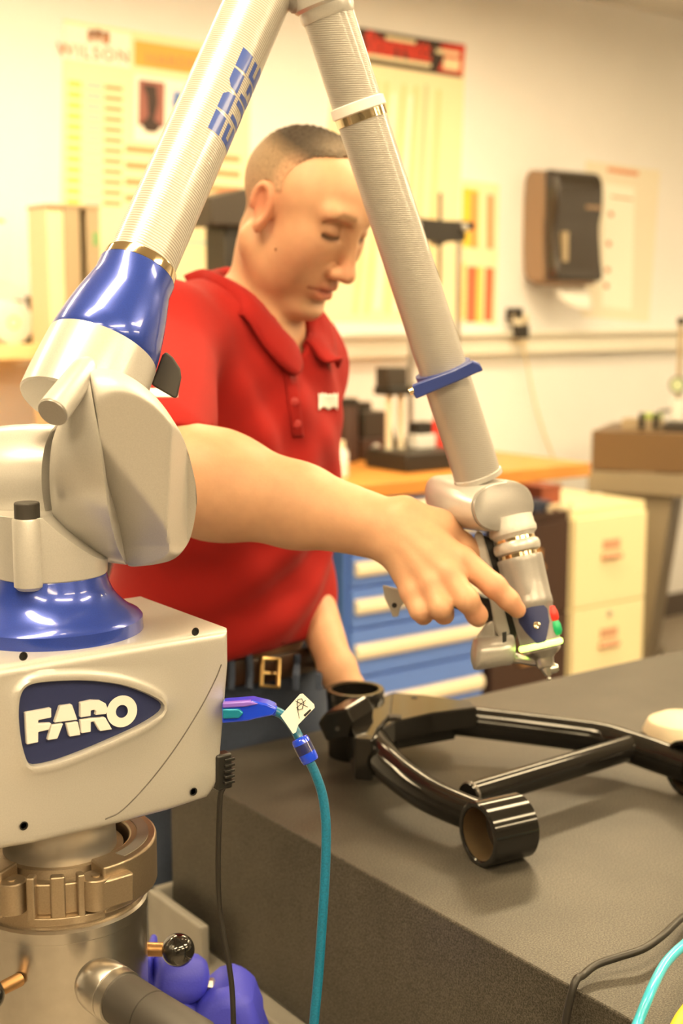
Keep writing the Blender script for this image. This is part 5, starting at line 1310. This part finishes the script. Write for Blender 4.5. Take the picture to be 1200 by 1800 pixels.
chain([P(723, 1042, 1.353), P(738, 1074, 1.342), P(744, 1082, 1.360), P(749, 1074, 1.378)], [.0118, .0102, .0090, .0080], .004)
# left arm reaching down to the cup
EL_L, WL = P(496, 920, 1.985), P(594, 1180, 1.80)
B.cap(SH_L, EL_L, .050, .043, .03); B.cap(EL_L, EL_L + (WL - EL_L) * .35, .038, .037, .02); B.cap(EL_L + (WL - EL_L) * .35, WL, .036, .023, .02)
B.cap(WL, P(612, 1222, 1.785), .025, .022, .015)
for i, (x, y, d) in enumerate(((590, 1262, 1.775), (606, 1272, 1.778), (622, 1262, 1.792), (636, 1252, 1.800))):
    a = P(598 + 9 * i, 1225, 1.785 + .004 * i); b_m = a + (P(x, y, d) - a) * .55 + FWD * .006
    B.cap(a, b_m, .0110, .0100, .006); B.cap(b_m, P(x, y, d), .0100, .0082, .004)
B.cap(P(622, 1205, 1.79), P(646, 1225, 1.775), .014, .011, .008); B.cap(P(646, 1225, 1.775), P(662, 1238, 1.765), .011, .009, .005)

allp = [np.array(o[1]) for o in B.ops] + [np.array(o[2]) for o in B.ops if o[0] == 'c']
lo = np.min(allp, 0) - .14; hi = np.max(allp, 0) + .14
BP, BF = B.mesh(lo, hi, .0026)
BP, BF = largest(BP, BF); BP = relax(BP, BF, 1, .35)
BN = normals(BP, BF)
# colour of skin, lips, brows, lashes; shade painted into eye sockets and lip slit
rel = BP - np.array(HO); hf, he, hn = rel @ np.array(HFv), rel @ np.array(HE), rel @ np.array(HN)
skin = np.tile(np.array([.60, .345, .205]), (len(BP), 1))
def tint(w, c): global skin; w = np.clip(w, 0, 1)[:, None]; skin = skin * (1 - w) + np.array(c) * w
def gaus(f, e, n, rf, re, rn): return np.exp(-(((hf - f) / rf) ** 2 + ((np.abs(he) - e) / re) ** 2 + ((hn - n) / rn) ** 2))
tint(.55 * gaus(.07, .045, -.015, .03, .02, .022), (.68, .32, .20))
tint(.6 * gaus(.112, 0, -.022, .015, .015, .013), (.66, .28, .18))
tint(.65 * gaus(.002, .081, .010, .028, .012, .03), (.70, .26, .17))
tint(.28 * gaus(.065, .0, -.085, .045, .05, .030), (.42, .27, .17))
tint(1.1 * np.exp(-(((hn + .0612 + .0 * np.abs(he)) / .0105) ** 2 + (he / .021) ** 4)) * (hf > .073), (.60, .20, .14))
tint(.8 * np.exp(-(((hn - .041 - .10 * np.minimum(np.abs(he) - .02, .02) + 3.2 * np.maximum(np.abs(he) - .036, 0) ** 1.25) / .0034) ** 2)) * ((np.abs(he) > .014) & (np.abs(he) < .052) & (hf > .06)), (.27, .15, .075))
tint(.45 * gaus(.080, .026, .016, .02, .012, .010), (.36, .17, .10))  # shading of the eye sockets, painted into the skin colour
tint(.8 * np.exp(-(((hn + .0613) / .0022) ** 2)) * ((np.abs(he) < .030) & (hf > .071)), (.30, .09, .06))  # painted shade in the crease between the lips
tint(1.0 * np.exp(-(((hn - .0100 + .003 * np.sin((np.abs(he) - .018) / .029 * 3.14)) / .0034) ** 2)) * ((np.abs(he) > .018) & (np.abs(he) < .047) & (hf > .070)), (.10, .05, .03))
for m_, r_m, w_ in MC:
    dd_ = np.linalg.norm(BP - np.array(m_), axis=1); tint(.5 * np.exp(-(dd_ / .016) ** 2), (.68, .30, .19))
for p_ in (P(868, 1030, 1.335), P(909, 1072, 1.345), P(838, 1081, 1.335), P(780, 1080, 1.345), P(742, 1080, 1.35)):
    dd_ = np.linalg.norm(BP - np.array(p_), axis=1); tint(.45 * np.exp(-(dd_ / .014) ** 2), (.68, .28, .18))
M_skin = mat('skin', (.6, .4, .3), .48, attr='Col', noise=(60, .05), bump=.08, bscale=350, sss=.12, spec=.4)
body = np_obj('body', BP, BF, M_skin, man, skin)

# hair: a short-cropped cap grown off the scalp
fl_n = [-.06, -.035, -.01, .02, .035, .05, .07, .085, .095, .105, .2]; fl_f = [-.085, -.055, -.034, .0, .021, .016, .018, .027, .043, .056, .07]
line_f = np.interp(hn, fl_n, fl_f)
hs_ = line_f - hf
hs_ = np.minimum(hs_, (hn + .050) * 1.0)
earz = (np.abs(he) > .0752) & (hf < .022) & (hf > -.026) & (hn < .044) & (hn > -.05)
hs_ = np.where(earz, -1, hs_)
hmask = (hs_ > 0) & (hf < .12) & (hn > -.055) & (np.linalg.norm(rel, axis=1) < .17)
th_ = np.interp(hn, [-.05, .02, .06, .10, .125], [.0010, .0016, .0030, .0075, .0095]) * np.clip(hs_ / .012, 0, 1) ** .6
rng = np.random.default_rng(3)
jit = np.sin(BP[:, 0] * 900 + BP[:, 2] * 700) * np.sin(BP[:, 1] * 1100 - BP[:, 2] * 500)
HPp = BP + BN * (th_ * (1 + .40 * jit * np.clip((hn - .05) / .03, 0.1, 1)))[:, None] + .0002 * BN
hface = hmask[BF].all(1); used_ = np.unique(BF[hface]); remap = -np.ones(len(BP), int); remap[used_] = np.arange(len(used_))
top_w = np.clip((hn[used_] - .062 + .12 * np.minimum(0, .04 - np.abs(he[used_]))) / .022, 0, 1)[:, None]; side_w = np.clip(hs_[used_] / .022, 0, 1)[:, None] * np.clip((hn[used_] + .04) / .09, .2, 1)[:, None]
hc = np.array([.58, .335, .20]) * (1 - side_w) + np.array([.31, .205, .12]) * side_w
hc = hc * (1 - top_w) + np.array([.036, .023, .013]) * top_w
hair_glint = np.exp(-(((hf[used_] - .045) / .03) ** 2 + ((he[used_] - .02) / .03) ** 2))[:, None] * top_w  # highlight on the front of the crown, painted into the hair colour
hc = hc * (1 - .55 * hair_glint) + np.array([.42, .33, .24]) * .55 * hair_glint
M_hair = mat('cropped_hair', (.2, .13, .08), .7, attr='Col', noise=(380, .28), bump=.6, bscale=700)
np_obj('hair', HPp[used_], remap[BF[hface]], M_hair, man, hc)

# ------------------------------------------------------------------ polo shirt
T = Solid()
T.ell(CHC + ZUP * .0, (ce, cf, ZUP), (.176, .122, .205), .04)
T.ell(P(396, 930, 1.855), (we, wf, ZUP), (.160, .128, .17), .05)
hf_, he_ = facing(32), facing(32).cross(ZUP)
T.ell(P(390, 1070, 1.885), (he_, hf_, ZUP), (.166, .134, .105), .05)
T.cap(SH_R, SH_L, .062, .062, .06)
T.cap(NB - ZUP * .020, SH_R + ZUP * .018, .042, .046, .05); T.cap(NB - ZUP * .020, SH_L + ZUP * .018, .042, .046, .05)
SLV = SH_R + (EL_R - SH_R) * .92
T.cap(SH_R, SLV, .069, .071, .03)
SLL = SH_L + (EL_L - SH_L) * .6
T.cap(SH_L, SLL, .064, .066, .03)
# folds: raking creases from the arm pit, across the belly and in the sleeve
def folds(p, d):
    q = p - np.array(CHC, 'f4'); u = q @ np.array(ce, 'f4'); v_ = q[..., 2]; w_ = q @ np.array(cf, 'f4')
    f = .0060 * np.sin(78 * u - 46 * v_ + 1.5 * np.sin(9 * v_)) * np.exp(-(((u - .05) / .10) ** 2 + ((v_ + .01) / .13) ** 2))
    f += .0062 * np.sin(64 * v_ + 52 * u + 1.8 * np.sin(13 * u + 2)) * np.exp(-(((v_ + .20) / .13) ** 2 + ((u + .02) / .13) ** 2))
    f += .0050 * np.sin(95 * u + 40 * w_ + 2 * np.sin(14 * v_)) * np.exp(-((v_ + .36) / .07) ** 2)
    f += .0040 * np.sin(60 * v_ - 66 * u + 1.0) * np.exp(-(((u + .07) / .07) ** 2 + ((v_ - .03) / .16) ** 2))
    f += .0014 * np.sin(v_ * 70 + u * 45 + 3 * np.sin(w_ * 20))
    return d + f * np.clip((.17 - u) / .06, .25, 1)
T.fun(folds)
# sleeve openings and hem
ad = (EL_R - SH_R).normalized()
T.cap(SH_R + (EL_R - SH_R) * .76, SLV + ad * .10, .053, .062, .004, True)
T.cap(SLL - (EL_L - SH_L).normalized() * .012, SLL + (EL_L - SH_L).normalized() * .1, .054, .058, .004, True)
# neck opening
T.cap(NB - ZUP * .02 + cf * .01, hd(-.015, 0, -.06), .0625, .058, .006, True)
T.cap(NB + cf * .10 - ZUP * .055 + ce * .004, NB + cf * .05 + ZUP * .06, .010, .034, .010, True)
# hem
hz = P(470, 1146, 1.80)
T.cut(hz, (-ZUP - he_ * .10), .012)
T.ell(P(390, 1180, 1.885), (he_, hf_, ZUP), (.146, .114, .070), .008, True)
slp, sln = np.array(P(350, 752, 1.50), 'f4'), np.array((ad * .12 - ZUP * 1.0).normalized(), 'f4')
def sleeve_end(p, d):
    near = ((p - np.array(CAM, 'f4')) @ np.array(FWD, 'f4')) < 1.585
    return np.where(near, np.maximum(d, (p - slp) @ sln), d)
T.fun(sleeve_end)
allp = [np.array(o[1]) for o in T.ops if o[0] in 'ce'] + [np.array(o[2]) for o in T.ops if o[0] == 'c']
TP, TF = T.mesh(np.min(allp, 0) - .24, np.max(allp, 0) + .24, .0032)
TP, TF = largest(TP, TF); TP = relax(TP, TF, 2, .5)
def cloth(name, col, rough=.85, sheen=.05, ns=900, na=.06):
    return mat(name, col, rough, noise=(ns, na), bump=.25, bscale=1300, sheen=sheen, spec=.15)
M_red_s = cloth('red_pique', (.34, .0145, .0125))
shirt = np_obj('polo_shirt', TP, TF, M_red_s, man)
sb = bvh_of(shirt)
# collar: a strip standing round the neck and folding down
top, mid, low, inn = [], [], [], []
nk = 44
neck_ax = (hd(-.03, 0, -.07) - NB).normalized()
M_col = cloth('red_collar_rib', (.315, .013, .0115), ns=1400)
for i in range(nk + 1):
    a = math.radians(14 + 332 * i / nk)                # from his right of the throat, round the back, to his left
    # a = 0 points to the chest front; his right side is +ce
    dirv = cf * math.cos(a) + ce * math.sin(a)
    back = (1 - math.cos(a)) / 2                       # 0 front, 1 back
    h_ = -.018 + .100 * back ** .8
    rr = .056; c = NB + cf * (.018 * (1 - back) + .004 * back) + ZUP * h_
    fr = max(0, math.cos(a)) ** 3
    inn.append(c + dirv * (rr - .002) - ZUP * .016)
    top.append(c + dirv * rr)
    mid.append(c + dirv * (rr + .010) - ZUP * .006)
    lowd = .050 - .026 * fr
    low.append(c + dirv * (rr + .038 * (1 - .82 * back ** 2)) - ZUP * lowd * (1 - .2 * back) + (ce * (.020 * fr) if a < PI else ce * (-.020 * fr)))
def seat(p, lift):
    h = sb.find_nearest(p)
    if h[0] is None: return p
    dd = (p - h[0]).dot(h[1])
    return h[0] + h[1] * lift if dd < lift else p
def drop(p, lift):
    d = p - NB; d.z = 0; d = (d.normalized() * .55 + ZUP * .85).normalized(); h = sb.ray_cast(p + d * .25, -d)
    if h[0] is None or h[3] > .25 + .03 or h[3] < .25 - .06: return p
    n = h[1] if h[1].dot(d) > 0 else -h[1]
    return h[0] + n * lift
low = [drop(p, .0095) for p in low]; mid = [drop(p, .010) if (p - NB).dot(ZUP) < .12 else p for p in mid]
col = obj('collar', grid([inn, top, mid, [drop(m_ * .5 + l_ * .5, .0115) for m_, l_ in zip(mid, low)], low]), M_col, shirt, sub=1)
sm = col.modifiers.new('thick', 'SOLIDIFY'); sm.thickness = .004; sm.offset = 0
# placket strip, buttons, undershirt, embroidery
def decal(name, poly, m, lift=.0012, par=None, n=6, th=.0012):
    """grid between two pixel edge lines laid on the shirt"""
    rows = []
    for (a, b) in poly:
        r = []
        for k_ in range(n + 1):
            t = k_ / n; p = onto(sb, a[0] + (b[0] - a[0]) * t, a[1] + (b[1] - a[1]) * t, lift)
            r.append(p)
        if all(p is not None for p in r): rows.append(r)
    if len(rows) < 2: return None
    o = obj(name, grid(rows), m, par or shirt, angle=80); s_ = o.modifiers.new('s', 'SOLIDIFY'); s_.thickness = th; return o
pl = [((497 + (y - 640) * .13, y), (519 + (y - 640) * .10, y)) for y in range(648, 770, 8)]
decal('placket', pl, M_col, .0014)
for y in (668, 706, 744):
    p = onto(sb, 508 + (y - 640) * .115, y, .003)
    if p is not None: obj('button', lathe(p, CAM - p, [(0, .0052), (.0015, .0050), (.002, .003), (.002, 0)], 16, closed=False), mat('red_button_shell', (.38, .03, .03), .35), shirt)
M_thread = mat('white_thread', (.80, .78, .72), .7)
decal('chest_emblem', [((x, 693 + 3 * math.sin(x * .9)), (x, 722 - 6 * abs(math.sin((x - 558) * .185)))) for x in range(558, 592, 3)], M_thread, .0012)
decal('sleeve_emblem', [((x, 684), (x, 699)) for x in range(262, 316, 5)], M_thread, .0012)
us = obj('undershirt', grid([[NB + cf * (.055 + .005 * v_) + ce * (.05 * (u - .5)) * 1.3 - ZUP * (.02 + .10 * v_) for u in [k_ / 6 for k_ in range(7)]] for v_ in [j / 6 for j in range(7)]]), cloth('white_cotton', (.78, .76, .70)), man)
us.modifiers.new('s', 'SOLIDIFY').thickness = .003

# ------------------------------------------------------------------ jeans, belt, shoes
J = Solid()
HC = P(392, 1240, 1.915)
J.ell(HC + ZUP * .03, (he_, hf_, ZUP), (.160, .118, .12), .03)
J.ell(HC - ZUP * .07, (he_, hf_, ZUP), (.170, .125, .13), .04)
hx_ = {}
for s_ in (1, -1):
    hip = HC + he_ * (.085 * s_) - ZUP * .10; kn = V((hip.x, hip.y, .50)) + he_ * (.02 * s_) + hf_ * .03; an = V((kn.x, kn.y, .09)) - hf_ * .04 + he_ * (.01 * s_)
    J.cap(hip, kn, .088, .066, .04); J.cap(kn, an, .064, .052, .03); hx_[s_] = an
J.cut(HC + ZUP * .085, ZUP, .006); J.cut(V((0, 0, .05)), -ZUP, .006)
def jf(p, d):
    q = p - np.array(HC, 'f4'); u = q @ np.array(he_, 'f4'); v_ = q[..., 2]
    return d + .0035 * np.sin(v_ * 46 + np.abs(u) * 50) * np.exp(-((v_ + .13) / .10) ** 2) + .002 * np.sin(v_ * 38 + u * 30)
J.fun(jf)
allp = [np.array(o[1]) for o in J.ops if o[0] in 'ce'] + [np.array(o[2]) for o in J.ops if o[0] == 'c']
JP, JF = J.mesh(np.min(allp, 0) - .2, np.max(allp, 0) + .2, .006)
JP, JF = largest(JP, JF); JP = relax(JP, JF, 2)
M_jean = mat('blue_denim', rgb(62, 74, 98), .8, noise=(500, .22), bump=.3, bscale=900)
jeans = np_obj('jeans', JP, JF, M_jean, man)
jb = bvh_of(jeans)
M_leather = mat('brown_leather', rgb(58, 36, 22), .4, noise=(120, .15))
M_brass = mat('brass_buckle', (.60, .42, .18), .3, metal=1)
bz0, bz1 = P(465, 1206, 1.78).z, P(465, 1160, 1.78).z
def elring(z, k_): return [V((HC.x, HC.y, 0)) + he_ * ((.162 + k_) * math.cos(a)) + hf_ * ((.121 + k_) * math.sin(a)) + ZUP * z for a in [2 * PI * i / 72 for i in range(72)]]
belt = obj('belt', ringloft([elring(bz0, .0), elring(bz0, .006), elring(bz0 + .003, .0075), elring(bz1 - .003, .0075), elring(bz1, .006), elring(bz1, .0), elring(bz0, .0)], cap=False), M_leather, man)
def at_belt(x, y, lift):
    h = bvh_of(belt).ray_cast(CAM, ray(x, y).normalized()); return h[0] + hf_ * lift if h[0] is not None else P(x, y, 1.77)
bk = [at_belt(x, y, .003) for x, y in ((459, 1156), (488, 1159), (488, 1208), (459, 1206))]
obj('buckle', sweep([bk[0], bk[1], bk[2], bk[3], bk[0]], .0032, 8), M_brass, belt)
obj('buckle_prong', sweep([at_belt(460, 1181, .005), at_belt(486, 1183, .006)], .0022, 8), M_brass, belt)
for x in (405, 437, 520, 560):
    pts = [at_belt(x, y, .003) for y in (1150, 1170, 1190, 1212)]
    obj('belt_loop', sweep(pts, .0042, 6, sq=.5), M_jean, jeans)
M_shoe = mat('black_shoe', (.03, .025, .02), .4)
for s_ in (1, -1):
    a = hx_[s_]; st_ = [(-.09, .030, .055), (-.07, .038, .085), (-.02, .041, .095), (.05, .044, .065), (.11, .047, .048), (.16, .040, .036), (.185, .018, .022)]
    rings = []
    for t, w_, hh in st_:
        c = V((a.x, a.y, 0)) + hf_ * t
        rings.append([c + he_ * (w_ * math.cos(q_)) + ZUP * (hh / 2 + .012 + hh / 2 * math.sin(q_)) for q_ in [2 * PI * i / 20 for i in range(20)]])
    sh = obj('shoe', ringloft(rings), M_shoe, man, sub=1)
    obj('sole', prism([V((a.x, a.y, 0)) + hf_ * t + he_ * (w_ * 1.03) for t, w_, hh in st_] + [V((a.x, a.y, 0)) + hf_ * t - he_ * (w_ * 1.03) for t, w_, hh in reversed(st_)], ZUP * .022), M_blk, sh, bevel=.003)
